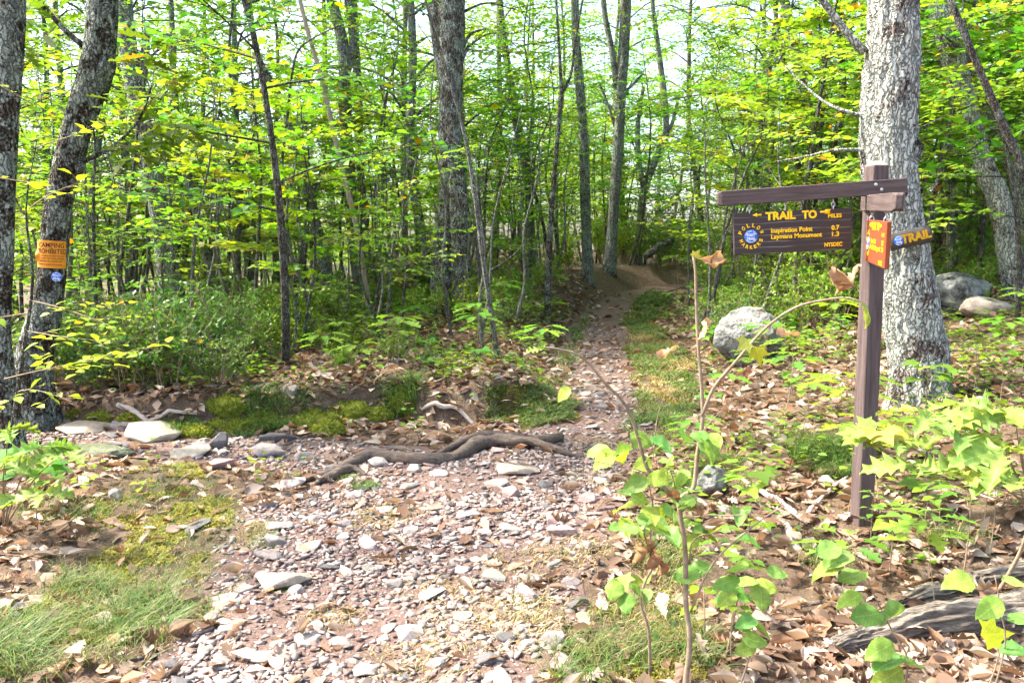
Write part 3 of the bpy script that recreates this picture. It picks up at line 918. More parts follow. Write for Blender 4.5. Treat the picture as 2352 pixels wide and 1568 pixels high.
M_BOARD1 = m_board("brown_board", (.048, .036, .034), (.24, .22, .21), 2.4)
M_BOARD2 = m_board("redbrown_board", (.20, .048, .016), (.24, .065, .025))
M_PLANK = m_noise("weathered_plank", [(.3, (.05, .042, .034)), (.62, (.10, .085, .07)), (.85, (.30, .27, .23))], 9, 7, mapping=(.7, 4, 4), bump=.6, dist=.008, fine=50)
M_YELLOW = m_plain("yellow_paint", (.92, .56, .008), .55)
M_YELLOWW = m_noise("worn_yellow_paint", [(.35, (.22, .13, .02)), (.5, (.66, .34, .01))], 30, 6, bump=0, rough=.7)
M_BLUE = m_plain("blue_plastic", (.035, .16, .60), .35, .5)
M_WHITE = m_plain("white_paint", (.80, .80, .80), .5)
M_ORANGE = m_noise("orange_sign", [(.3, (.72, .24, .008)), (.7, (.82, .31, .012))], 14, 6, bump=.1, dist=.002, rough=.5, spec=.4)
M_BLACK = m_plain("black_ink", (.035, .022, .012), .6)
M_METAL = m_plain("galvanised", (.55, .56, .58), .35, .5, .9)


def box_mesh(name, sx, sy, sz, mat_, c=(0, 0, 0), bev=.003, ch=None):
    bm = bmesh.new(); bmesh.ops.create_cube(bm, size=1)
    for v in bm.verts: v.co = Vector((v.co.x * sx + c[0], v.co.y * sy + c[1], v.co.z * sz + c[2]))
    if ch:
        ch(bm)
    if bev: bmesh.ops.bevel(bm, geom=bm.edges[:], offset=bev, segments=1, affect='EDGES')
    me = bpy.data.meshes.new(name); bm.to_mesh(me); bm.free(); me.materials.append(mat_)
    return me


def raw_text(body, bold=.022):
    cu = bpy.data.curves.new("txt", 'FONT'); cu.body = body; cu.size = 1; cu.offset = bold; cu.extrude = .012; cu.resolution_u = 3
    o = bpy.data.objects.new("txt", cu); COL.objects.link(o)
    dg = bpy.context.evaluated_depsgraph_get()
    me = bpy.data.meshes.new_from_object(o.evaluated_get(dg))
    v = np.empty(len(me.vertices) * 3); me.vertices.foreach_get("co", v); v = v.reshape(-1, 3)
    me.calc_loop_triangles()
    f = np.empty(len(me.loop_triangles) * 3, int); me.loop_triangles.foreach_get("vertices", f)
    bpy.data.objects.remove(o); bpy.data.curves.remove(cu); bpy.data.meshes.remove(me)
    return v, f.reshape(-1, 3)


_v, _ = raw_text("H")
CAP = _v[:, 1].max()


def text_xz(body, x0, x1, zb, zt, bold=.022):
    """text in the XZ plane, baseline zb, capital top zt"""
    v, f = raw_text(body, bold)
    s = (zt - zb) / CAP
    w = v[:, 0].max() - v[:, 0].min()
    o = np.empty_like(v)
    o[:, 0] = x0 + (v[:, 0] - v[:, 0].min()) * (x1 - x0) / w
    o[:, 2] = zb + v[:, 1] * s
    o[:, 1] = -v[:, 2] * .05
    return o, f


def arc_text(body, cx, cz, rad, a0, a1, h, below=False):
    """letters round a circle, degrees"""
    V, Fs, n = [], [], 0
    for i, ch in enumerate(body):
        if ch == ' ': continue
        a = R(a0 + (a1 - a0) * (i + .5) / len(body))
        v, f = text_xz(ch, -.40 * h, .40 * h, 0, h, .03)
        th = a - math.pi / 2 if not below else a + math.pi / 2
        rr = rad if not below else rad + h
        x = v[:, 0] * math.cos(th) - v[:, 2] * math.sin(th); z = v[:, 0] * math.sin(th) + v[:, 2] * math.cos(th)
        v = np.stack([cx + rr * math.cos(a) + x, v[:, 1], cz + rr * math.sin(a) + z], -1)
        V.append(v); Fs.append(f + n); n += len(v)
    return np.concatenate(V), np.concatenate(Fs)


def poly_xz(pts, depth=.0015):
    n = len(pts)
    v = [(x, -depth, z) for x, z in pts] + [(x, 0, z) for x, z in pts]
    cx = sum(p[0] for p in pts) / n; cz = sum(p[1] for p in pts) / n
    v.append((cx, -depth, cz))
    f = [(i, (i + 1) % n, 2 * n) for i in range(n)]
    for i in range(n):
        j = (i + 1) % n
        f += [(i, n + i, n + j), (i, n + j, j)]
    return np.array(v), np.array(f)


def flat_part(name, vf, mat_, parent, y):
    mb = MB(); mb.add(*vf)
    return ob(name, mb.mesh(name, mat_), parent, (0, y, 0))


def disc(parent, x, y, z, r, name="trail_marker_disc", text=True, rim=True):
    """round blue plastic trail marker, facing -Y"""
    a = np.linspace(0, 2 * math.pi, 40, endpoint=False)
    d = flat_part(name, poly_xz([(r * math.cos(q), r * math.sin(q)) for q in a], .003), M_BLUE, parent, 0)
    d.location = (x, y, z)
    if text:
        flat_part("lettering", text_xz("FOOT", -.56 * r, .56 * r, .06 * r, .44 * r, .03), M_WHITE, d, -.0036)
        flat_part("lettering", text_xz("TRAIL", -.64 * r, .64 * r, -.50 * r, -.12 * r, .03), M_WHITE, d, -.0036)
        flat_part("lettering", arc_text("NEW YORK STATE", 0, 0, .72 * r, 160, 20, .16 * r), M_WHITE, d, -.0036)
        flat_part("lettering", arc_text("CONSERVATION", 0, 0, .72 * r, 205, 335, .16 * r, True), M_WHITE, d, -.0036)
    return d


PY = 4.60                                             # post depth
pb = G(1976, 1206)
PY = float(pb[1]) + .04
ptop = at(2013, 372, PY)
pbase = np.array([at(1978, 1206, PY)[0], PY, float(hz(at(1978, 1206, PY)[0], PY))])
post = thing("trail_signpost", "square brown wooden signpost with two crossarms on the leaf litter", "signpost", pbase)
Hp = ptop[2] - pbase[2]


def chamf(bm):
    top = max(v.co.z for v in bm.verts)
    r = bmesh.ops.inset_region(bm, faces=[f for f in bm.faces if f.normal.z > .9], thickness=.02)
    for v in bm.verts:
        if abs(v.co.z - top) < 1e-5 and max(abs(v.co.x), abs(v.co.y)) < .03: v.co.z += .022


leanx = math.atan2(ptop[0] - pbase[0], Hp)
PW = .090
me = box_mesh("post", PW, PW, Hp - .022 + .25, M_POST, (0, 0, (Hp - .022 - .25) / 2), .004)
po = ob("post", me, post, (0, 0, 0), (0, leanx, R(9)))


def cap_ch(bm):
    for v in bm.verts:
        if v.co.z > 0: v.co.x *= .52; v.co.y *= .52


ob("post_cap", box_mesh("post_cap", PW - .002, PW - .002, .024, M_CAP, (0, 0, 0), .002, cap_ch), po, (0, 0, Hp - .022 + .0125))


def bar_between(name, a, b, h, w, parent, base, end_a=0.0, end_b=0.0, mat_=None):
    """crossarm from a to b (world points); its ends can be chamfered"""
    a = Vector(a); b = Vector(b); L = (b - a).length
    bm = bmesh.new(); bmesh.ops.create_cube(bm, size=1)
    for v in bm.verts: v.co = Vector((v.co.x * L, v.co.y * w, v.co.z * h))
    for sgn, e in ((-1, end_a), (1, end_b)):
        if e:
            fs = [f for f in bm.faces if f.normal.x * sgn > .9]
            bmesh.ops.inset_region(bm, faces=fs, thickness=min(h, w) * .30)
            fs = [f for f in bm.faces if f.normal.x * sgn > .9 and f.calc_area() < h * w * .5]
            for f in fs:
                for v in f.verts: v.co.x += sgn * e
    bmesh.ops.bevel(bm, geom=bm.edges[:], offset=.003, segments=1, affect='EDGES')
    me = bpy.data.meshes.new(name); bm.to_mesh(me); bm.free(); me.materials.append(mat_ or M_ARM)
    xa = (b - a).normalized(); up = Vector((0, 0, 1)); ya = up.cross(xa).normalized(); za = xa.cross(ya)
    m = Matrix((xa, ya, za)).transposed().to_4x4(); m.translation = (a + b) / 2 - Vector(base)
    o = bpy.data.objects.new(name, me); COL.objects.link(o); o.parent = parent; o.matrix_local = m
    return o


def dpx(X, Y):      # from the 2.24x crop of the sign to the pixel frame
    return (2850 + X / 2.24) / 1.7415, (550 + Y / 2.24) / 1.7415


A1 = PY - PW / 2 - .024
pa = at(*dpx(135, 545), A1); pb_ = at(*dpx(1732, 433), A1)
arm1 = bar_between("crossarm", pa, pb_, .078, .044, post, pbase, .018, 0)
arm1["label"] = "upper brown crossarm reaching left over the hanging board"
for X_, Y_ in ((1447, 426), (1497, 469)):
    q = at(*dpx(X_, Y_), A1) - np.array([0, .024, 0]) - pbase
    bm = bmesh.new(); bmesh.ops.create_uvsphere(bm, u_segments=12, v_segments=6, radius=.009)
    me = bpy.data.meshes.new("bolt"); bm.to_mesh(me); bm.free(); me.materials.append(M_METAL)
    ob("bolt", me, post, q, (0, 0, 0), (1, .5, 1))
# lower arm comes towards the viewer past the post's left side
d2 = unit(np.array([-.19, -.66, -.033]))
zc = at(*dpx(1465, 578), PY - .1)[2]
c2 = np.array([ptop[0] - .030, PY, zc])

pe0, pe1 = c2 - d2 * .12, c2 + d2 * .80
arm2 = bar_between("crossarm", pe0, pe1, .082, .050, post, pbase, 0, .03)
arm2["label"] = "lower brown crossarm pointing towards the viewer"


def board(root, W_, H_, t_, m_board_):
    ob("board", box_mesh("board", W_, t_, H_, m_board_, (0, 0, -H_ / 2), .003), root)


def hooks(root, xs, z0, z1, W_):
    for x in xs:
        a = np.linspace(0, 2 * math.pi, 13)
        for k, zc_ in enumerate(np.linspace(z0, z1, 3)):
            ring = np.stack([.010 * np.cos(a) * (1 if k % 2 else .25), .010 * np.cos(a) * (.25 if k % 2 else 1), .014 * np.sin(a)], -1) + [x, 0, zc_]
            mb = MB(); mb.add(*tube(ring, .0028, 6, cap=False))
            ob("chain_link", mb.mesh("chain_link", M_METAL, True), root)


# hanging board 1
tl, tr_ = at(*dpx(183, 682), A1), at(*dpx(1240, 629), A1)
W1 = float(np.linalg.norm(tr_ - tl)); H1 = W1 * .350; t1 = .020
ang = math.atan2(tr_[2] - tl[2], tr_[0] - tl[0])
b1 = thing("hanging_sign_board", "dark brown hanging board with yellow lettering and left-pointing arrow", "sign", (tl + tr_) / 2)
b1.rotation_euler = (0, -ang, 0)
board(b1, W1, H1, t1, M_BOARD1)
fy = -t1 / 2 - .001


def UV(u, v): return (u - .5) * W1, -v * H1


def line(root, body, u0, u1, v0, v1, m_=None, bold=.03):
    x0, zt = UV(u0, v0); x1, zb = UV(u1, v1)
    flat_part("lettering", text_xz(body, x0, x1, zb, zt, bold), m_ or M_YELLOW, root, fy)


def arrow(root, u0, u1, v0, v1, head):
    x0, zt = UV(u0, v0); x1, zb = UV(u1, v1); zm = (zt + zb) / 2; w = x1 - x0; h = zt - zb
    if head == 'left':
        pts = [(x0, zm), (x0 + .5 * w, zt), (x0 + .5 * w, zm + .22 * h), (x1, zm + .22 * h), (x1, zm - .22 * h), (x0 + .5 * w, zb), (x0 + .5 * w, zm - .22 * h)]
        pts = [(x0, zm), (x0 + .5 * w, zb), (x0 + .5 * w, zm - .22 * h), (x1, zm - .22 * h), (x1, zm + .22 * h), (x0 + .5 * w, zm + .22 * h), (x0 + .5 * w, zt)]
    elif head == 'tail':
        pts = [(x0, zm - .2 * h), (x0 + .4 * w, zm - .2 * h), (x0 + .5 * w, zb), (x1, zb), (x1 - .12 * w, zm), (x1, zt), (x0 + .5 * w, zt), (x0 + .4 * w, zm + .2 * h), (x0, zm + .2 * h)]
    else:
        pts = [(x1, zm), (x0 + .45 * w, zt), (x0 + .45 * w, zm + .2 * h), (x0, zm + .2 * h), (x0, zm - .2 * h), (x0 + .45 * w, zm - .2 * h), (x0 + .45 * w, zb)]
    flat_part("arrow", poly_xz(pts), M_YELLOW, root, fy)


arrow(b1, .16, .237, .012, .118, 'left')
line(b1, "TRAIL", .27, .525, .012, .195, bold=.045)
line(b1, "TO", .579, .705, .02, .20, bold=.045)
arrow(b1, .733, .824, .01, .125, 'tail')
line(b1, "MILES", .80, .915, .127, .216)
line(b1, "Inspiration Point", .316, .667, .40, .51)
line(b1, "Laymans Monument", .316, .748, .55, .655)
line(b1, "0.7", .828, .895, .40, .51)
line(b1, "1.3", .832, .893, .553, .662)
line(b1, "NYSDEC", .768, .919, .81, .905)
dx, dz = UV(.146, .578)
disc(b1, dx, -t1 / 2, dz, .058 * W1)
flat_part("lettering", arc_text("FOLLOW", dx, dz, .082 * W1, 172, 8, .031 * W1), M_YELLOW, b1, fy)
flat_part("lettering", arc_text("MARKERS", dx, dz, .074 * W1, 190, 350, .030 * W1, True), M_YELLOW, b1, fy)
hooks(b1, (-.36 * W1, .35 * W1), .004, .040, W1)

# hanging board 2, under the lower arm, seen from its left
ztop = at(*dpx(1405, 732), PY - .1)[2]
m0 = c2 + d2 * .05
b2 = thing("hanging_sign_board", "red-brown hanging board seen at a sharp angle, facing left", "sign", (m0[0] + d2[0] * W1 / 2, m0[1] + d2[1] * W1 / 2, ztop))
b2.location.z -= .033 * .5 * W1 / .69
b2.rotation_euler = (0, math.asin(-d2[2]), math.atan2(d2[1], d2[0]))
board(b2, W1, H1, .022, M_BOARD2)
fy = -.011 - .001
arrow(b2, .20, .29, .06, .18, 'tail'); b2.children[-1].scale.x = 1
line(b2, "TRAIL", .31, .53, .05, .21, bold=.045)
line(b2, "TO", .57, .69, .05, .21, bold=.045)
arrow(b2, .71, .80, .06, .18, 'right')
line(b2, "MILES", .83, .93, .26, .33)
line(b2, "Sunset Rock", .30, .55, .42, .52)
line(b2, "North Lake Campground", .28, .77, .56, .66)
line(b2, "1.0", .84, .91, .42, .52)
line(b2, "2.1", .83, .91, .56, .66)
line(b2, "NYSDEC", .74, .90, .86, .95)
dx, dz = UV(.146, .56)
disc(b2, dx, -.011, dz, .058 * W1)
flat_part("lettering", arc_text("FOLLOW", dx, dz, .082 * W1, 172, 8, .031 * W1), M_YELLOW, b2, fy)
flat_part("lettering", arc_text("MARKERS", dx, dz, .074 * W1, 190, 350, .030 * W1, True), M_YELLOW, b2, fy)
hooks(b2, (-.36 * W1, .36 * W1), .004, .05, W1)

# old plank sign nailed to the big tree
def c5(X_, Y_): return 1981 + .1474 * X_, 493.8 + .1474 * Y_


PLY = 6.4 - .245
qa, qb = at(*c5(420, 435), PLY), at(*c5(1092, 282), PLY)
pl = thing("nailed_plank_sign", "weathered dark plank with yellow TRAIL lettering nailed to the big tree", "sign", (qa + qb) / 2)
Lp = float(np.linalg.norm(qb - qa))
pl.rotation_euler = (R(-3), -math.atan2(qb[2] - qa[2], qb[0] - qa[0]), R(6))
nn = 26
xs = np.linspace(-Lp / 2, Lp / 2, nn)
tz = .066 + .004 * fbm(xs * 30, xs * 0, 0, 2) * 2 - .012 * sst(.40 * Lp, .5 * Lp, xs); bz = -.064 + .010 * fbm(xs * 14, xs * 0, 0, 8) * 2 + .02 * sst(.36 * Lp, .5 * Lp, xs)
V = []
for x, a, b in zip(xs, tz, bz):
    V += [(x, -.014, a), (x, .014, a), (x, .014, b), (x, -.014, b)]
Fq = []
for i in range(nn - 1):
    for k in range(4):
        Fq.append((i * 4 + k, i * 4 + (k + 1) % 4, i * 4 + 4 + (k + 1) % 4, i * 4 + 4 + k))
Fq += [(3, 2, 1, 0), (nn * 4 - 4, nn * 4 - 3, nn * 4 - 2, nn * 4 - 1)]
mb = MB(); mb.add(np.array(V), np.array(Fq)); ob("plank", mb.mesh("plank", M_PLANK), pl)
flat_part("lettering", text_xz("TRAIL", -.27 * Lp, .47 * Lp, -.026, .036, .05), M_YELLOWW, pl, -.0155)
disc(pl, -.33 * Lp, -.0145, .002, .038)

# camping sign wrapped round the left tree
def c1(X_, Y_): return 68.9 + .1409 * X_, 528.3 + .141 * Y_


TY = 7.0
ca, cb = at(*c1(395, 165), TY), at(*c1(385, 615), TY)
cc = (ca + cb) / 2
CH = .236; CR = .127
cs = thing("camping_sign", "orange camping prohibited notice wrapped round the left tree", "sign", cc)
cs.rotation_euler = (0, R(4), 0)
rot0 = R(13)


def wrap(v, rad):
    v = np.asarray(v); a = v[:, 0] / CR + rot0
    r = rad - v[:, 1]
    return np.stack([r * np.sin(a), -r * np.cos(a), v[:, 2]], -1)


SW = .275
nu, nv_ = 40, 16
U, Vv = np.meshgrid(np.linspace(-SW / 2, SW / 2, nu), np.linspace(-CH / 2, CH / 2, nv_), indexing='ij')
flat = np.stack([U.ravel(), 0 * U.ravel(), Vv.ravel()], -1)
# torn, lifted flap at the lower left
fl = sst(-.075, -.15, flat[:, 0]) * np.exp(-((flat[:, 2] + .02) / .035) ** 2)
flat[:, 1] -= .030 * fl
flat[:, 0] += .035 * fl
back = flat.copy(); back[:, 1] += .0015
i2 = (np.arange(nu - 1)[:, None] * nv_ + np.arange(nv_ - 1)[None]).ravel()
fq = np.stack([i2, i2 + nv_, i2 + nv_ + 1, i2 + 1], -1)
mb = MB(); mb.add(wrap(flat, CR), fq); mb.add(wrap(back, CR), fq[:, ::-1]); ob("sheet", mb.mesh("sheet", M_ORANGE, True), cs)
for body, x0, x1, zb, zt in [("CAMPING", -.095, .118, .060, .100), ("PROHIBITED", -.118, .142, .008, .048), ("WITHIN 150 FEET OF ANY", -.07, .12, -.018, -.008), ("ROAD OR TRAIL, SPRING", -.07, .12, -.040, -.030),
                             ("STREAM OR POND OR", -.085, .10, -.064, -.054), ("EXCEPT AT DESIGNATED SITES", -.10, .10, -.092, -.083)]:
    v, f = text_xz(body, x0, x1, zb, zt, .012)
    mb = MB(); mb.add(wrap(v * np.array([1, .4, 1]) + np.array([0, -.0015, 0]), CR), f); ob("lettering", mb.mesh("lettering", M_BLACK), cs)
for x, z in ((-.118, .105), (.02, .052)):
    bm = bmesh.new(); bmesh.ops.create_uvsphere(bm, u_segments=8, v_segments=5, radius=.005)
    me = bpy.data.meshes.new("nail"); bm.to_mesh(me); bm.free(); me.materials.append(M_BLACK)
    ob("nail", me, cs, wrap(np.array([[x, -.001, z]]), CR)[0])
q = at(*c1(436, 765), TY - .118)
mk = thing("trail_marker", "round blue trail marker below the orange camping sign", "trail marker", q)
mk.rotation_euler = (0, R(5), R(14))
disc(mk, 0, 0, 0, .043, "marker_disc")

# ================================================================== STONES
def hull_stone(seed, flat=.42, n=16, boxy=.55):
    r = np.random.default_rng(seed)
    d = unit(r.normal(size=(n, 3)))
    k = np.abs(d).max(1, keepdims=True)
    p = d / (k ** boxy) * (.85 + .25 * r.random((n, 1)))
    p *= np.array([1, .55 + .4 * r.random(), flat]) * .5
    bm = bmesh.new()
    for q in p: bm.verts.new(q)
    bmesh.ops.convex_hull(bm, input=bm.verts[:])
    bmesh.ops.triangulate(bm, faces=bm.faces[:])
    bmesh.ops.recalc_face_normals(bm, faces=bm.faces[:])
    loose = [v for v in bm.verts if not v.link_faces]
    bmesh.ops.delete(bm, geom=loose, context='VERTS')
    bm.verts.index_update()
    v = np.array([w.co[:] for w in bm.verts]); f = np.array([[w.index for w in t.verts] for t in bm.faces])
    bm.free()
    return v, f


def stone_mesh(name, seed, mat_, flat, n=22, boxy=.55, bev=.05):
    v, f = hull_stone(seed, flat, n, boxy)
    me = bpy.data.meshes.new(name); me.from_pydata(v.tolist(), [], f.tolist())
    bm = bmesh.new(); bm.from_mesh(me)
    bmesh.ops.dissolve_limit(bm, angle_limit=R(14), verts=bm.verts[:], edges=bm.edges[:])
    bmesh.ops.bevel(bm, geom=bm.edges[:], offset=bev * .5, segments=1, affect='EDGES')
    bmesh.ops.triangulate(bm, faces=bm.faces[:])
    bm.to_mesh(me); bm.free(); me.materials.append(mat_)
    return me


S_FLAT = [stone_mesh("slab%d" % i, 100 + i, M_STONE, .30, 20, .7) for i in range(6)]
S_BLOCK = [stone_mesh("block%d" % i, 200 + i, M_STONE, .55, 18, .8) for i in range(5)]
S_DARK = [stone_mesh("darkstone%d" % i, 300 + i, M_STONED, .42, 16, .8) for i in range(3)]
S_RED = [stone_mesh("redstone%d" % i, 330 + i, m_noise("stone_red%d" % i, [(.3, (.20, .12, .10)), (.75, (.42, .32, .30))], 10, 7, bump=.4, dist=.01, fine=50), .45, 16, .8) for i in range(2)]
S_TAN = [stone_mesh("tanstone%d" % i, 360 + i, m_noise("stone_tan%d" % i, [(.3, (.22, .18, .13)), (.75, (.42, .36, .29))], 10, 7, bump=.4, dist=.01, fine=50), .26, 18, .75) for i in range(2)]


def terrain_rot(x, y, rz):
    e = .08
    nx_ = -(float(hz(x + e, y)) - float(hz(x - e, y))) / (2 * e); ny_ = -(float(hz(x, y + e)) - float(hz(x, y - e))) / (2 * e)
    nrm = Vector((nx_, ny_, 1)).normalized()
    return (nrm.to_track_quat('Z', 'Y').to_matrix() @ Matrix.Rotation(rz, 3, 'Z')).to_euler()


def put_stone(me, px, py, w, label, name="stone", asp=1.0, hh=1.0, sink=.2, rz=None, tilt=0.0, group=None):
    g = G(px, py)
    s = w * g[1] / F
    rz = rng.normal() * .35 if rz is None else rz
    o = ob(name, me, None, (g[0], g[1], g[2] + s * .12 * hh - s * sink * .15), terrain_rot(g[0], g[1], rz), (s, s * asp, s * hh))
    if tilt: o.rotation_euler.rotate_axis('Y', tilt)
    tag(o, label, "stone", group)
    return o


HST = [
    (S_TAN[0], 1188, 1082, 100, "large flat tan slab in front of the exposed roots", 1.0),
    (S_FLAT[0], 675, 1116, 66, "pale wedge stone at the left tip of the exposed root", 1.0),
    (S_FLAT[1], 640, 1214, 70, "long thin grey slab left of the gravel, above a dark block", .9),
    (S_BLOCK[0], 634, 1252, 62, "blocky stone with dark shaded front, left of the gravel", 1.1),
    (S_FLAT[2], 718, 1258, 60, "pale tilted slab right of the dark-fronted block", 1.0),
    (S_BLOCK[1], 850, 1256, 70, "chunky grey stone in the middle of the gravel", .8),
    (S_FLAT[3], 725, 1196, 54, "light grey chip stone beside a moss tuft", 1.0),
    (S_FLAT[4], 600, 1238, 46, "greenish grey thin slab at the gravel's left edge", .9),
    (S_FLAT[5], 618, 1162, 56, "pale pointed stone at the left margin of the gravel", 1.1),
    (S_DARK[0], 502, 1030, 50, "dark upright wedge stone beside the pale ledge", 2.6),
    (S_RED[0], 505, 1072, 66, "reddish tilted stone under the dark wedge", .9),
    (S_FLAT[0], 440, 1046, 100, "broad pale slab at the left trail fork", .7),
    (S_BLOCK[2], 612, 1046, 84, "rounded brown stone in the left trail fork", .9),
    (S_DARK[1], 640, 1014, 84, "long dark stone below the mossy bank", .9),
    (S_BLOCK[3], 700, 1056, 56, "lumpy stone beside the exposed root's upper side", .9),
    (S_TAN[1], 855, 1020, 58, "flat olive-brown stone above the exposed root", .8),
    (S_BLOCK[4], 952, 1082, 36, "small square stone tucked under the exposed root", 1.3),
    (S_DARK[2], 1332, 1394, 60, "grey blue block alone at the right edge of the gravel", 1.1),
    (S_BLOCK[0], 1268, 1478, 62, "lichen-speckled stone in the grass at the bottom", 1.3),
    (S_RED[1], 1302, 1532, 86, "big pinkish block in the grass at the bottom edge", 1.2),
    (S_FLAT[1], 1216, 1482, 46, "small dark grey stone left of the lichen-speckled one", 1.2),
    (S_FLAT[2], 892, 1446, 52, "nearly white flat stone in the lower gravel", .8),
    (S_BLOCK[1], 906, 1346, 48, "pale angular stone in the centre of the gravel", 1.0),
    (S_FLAT[3], 786, 1476, 70, "flat greenish slab in the lower gravel", .7),
    (S_FLAT[4], 708, 1476, 76, "broad grey slab left of the flat greenish slab", .8),
    (S_TAN[0], 652, 1338, 116, "long brown rock half buried beside a moss tuft", 1.4),
    (S_BLOCK[2], 682, 1362, 48, "small grey stone below the long brown rock", 1.0),
    (S_FLAT[5], 526, 1450, 62, "smooth blue-grey stone at the bare left edge of the trail", .8),
    (S_FLAT[0], 472, 1496, 48, "grey stone half under a dry oak leaf", 1.0),
    (S_FLAT[1], 1076, 1186, 54, "grey angular slab in the upper gravel", .9),
    (S_RED[0], 1165, 1252, 40, "small reddish stone at the right of the gravel", 1.0),
    (S_FLAT[2], 1602, 1160, 52, "pale pink stone left of the pale lichen-topped rock", 1.0),
    (S_BLOCK[3], 1660, 1174, 50, "whitish block below the lichen-topped rock", .9),
    (S_DARK[0], 40, 1410, 64, "dark slate stone in leaf litter at the left edge", 1.0),
    (S_BLOCK[4], 266, 1148, 46, "lichened upright stone in the left grass verge", 1.5),
    (S_DARK[1], 455, 1208, 90, "flat dark slab sunk in the mossy left verge", .35),
    (S_FLAT[3], 1160, 982, 34, "small white stone on the mossy mound", 1.2),
    (S_RED[1], 1332, 914, 56, "thin reddish slab below a trail root", .6),
    (S_FLAT[5], 920, 838, 44, "grey-green stone among plants on the bank", 1.3),
    (S_FLAT[4], 745, 872, 70, "pale flat rock among plants on the bank", 1.0),
    (S_BLOCK[0], 665, 900, 44, "low mossy stone at the top of the bank", 1.0),
    (S_TAN[1], 190, 988, 130, "broad flat ledge stone on the left trail", .7),
    (S_TAN[0], 140, 962, 70, "tan ledge stone behind the broad one on the left trail", .7),
    (S_BLOCK[1], 285, 985, 60, "brown ledge block below a moss cushion", .9),
    (S_DARK[2], 255, 1002, 46, "narrow shadowed ledge block on the left trail", .7),
    (S_TAN[1], 350, 1004, 150, "long sloping ledge rock below the fallen Y stick", 1.0),
    (S_BLOCK[2], 250, 1028, 60, "small ledge stone near the mossy log-like rock", .7),
]
hs_xy = []
for me, x, y, w, lb, hh in HST:
    o = put_stone(me, x, y, w, lb, hh=hh)
    hs_xy.append((o.location.x, o.location.y, w * o.location.y / F * .45))


def boulder(name, label, px, py_base, w, h, Yd, seed, mat_, dep=.8, sub=4, rough=.30, yaw=0.0, cat="boulder", squash=1.0):
    if Yd is None: Yd = float(G(px, py_base - h * .10)[1]) + w * .15 / F * 8
    bm = bmesh.new(); bmesh.ops.create_icosphere(bm, subdivisions=sub, radius=1)
    r = np.random.default_rng(seed)
    pl_ = [(unit(r.normal(size=3)), .62 + .3 * r.random()) for _ in range(11)]
    sw, sh = w * Yd / F / 2, h * Yd / F / 2
    V_ = np.array([v.co[:] for v in bm.verts])
    for nrm, dd in pl_:
        k = V_ @ nrm - dd
        V_ -= np.where(k > 0, k, 0)[:, None] * nrm * .92
    V_ /= np.abs(V_).max(0)
    nz = fbm(V_[:, 0] * 2 + seed, V_[:, 1] * 2, V_[:, 2] * 3.0, seed, 5)
    nz2 = fbm(V_[:, 0] * 5 + seed, V_[:, 1] * 5, V_[:, 2] * 9, seed + 3, 3)
    V_ *= (1 + .55 * rough * nz + .08 * nz2 - .05 * (np.abs(nz2) < .05))[:, None]
    for v, c in zip(bm.verts, V_): v.co = Vector((c[0] * sw, c[1] * sw * dep, c[2] * sh))
    me = bpy.data.meshes.new(name); bm.to_mesh(me); bm.free(); me.materials.append(mat_)
    me.polygons.foreach_set("use_smooth", np.ones(len(me.polygons), bool))
    top = at(px, py_base - h / 2, Yd)
    o = ob(name, me, None, (top[0], Yd, top[2]), (0, 0, yaw))
    tag(o, label, cat)
    return o


BY = float(G(1722, 846)[1]) + .12
bo = boulder("boulder", "big white lichen-covered boulder right of the trail", 1718, 872, 172, 166, BY, 5, M_BOULDER, .9, 5)
o = put_stone(S_RED[0], 1735, 722, 48, "reddish stone lying on top of the white boulder", hh=1.2)
tp = at(1735, 716, BY); o.location = tp; s = 46 * BY / F; o.scale = (s, s, s * 1.1); o.rotation_euler = (0, R(6), .4)
boulder("boulder", "low pale rock on the slope left of the signpost", 1885, 708, 140, 52, None, 8, M_BOULDER, .8, 4)
boulder("boulder", "grey layered rock outcrop right of the big lichened tree", 2195, 735, 160, 110, None, 12, M_BOULDER, .9, 5)
boulder("boulder", "second grey outcrop rock at the right edge of the woods", 2270, 740, 120, 60, None, 14, M_ROCKB, .9, 4)
boulder("boulder", "small pale rock above the right outcrop", 2160, 640, 60, 30, None, 15, M_BOULDER, .9, 3)
boulder("rounded_rock", "rounded brown rock with a white top among the leaves right of the trail", 1632, 1150, 92, 84, float(G(1632, 1148)[1]) + .12, 21, M_BOULDER, .8, 4, .15, .4, "rock")
boulder("mossy_rock", "dark mossy low rock at the edge of the left verge", 225, 1062, 190, 44, float(G(225, 1055)[1]) + .1, 25, M_ROCKM, .5, 4, .3, -.1, "rock")
boulder("mossy_rock", "dark mossy rock behind the left oak leaves", 40, 1130, 110, 100, 5.6, 28, M_ROCKM, .8, 4, .3, .4, "rock")

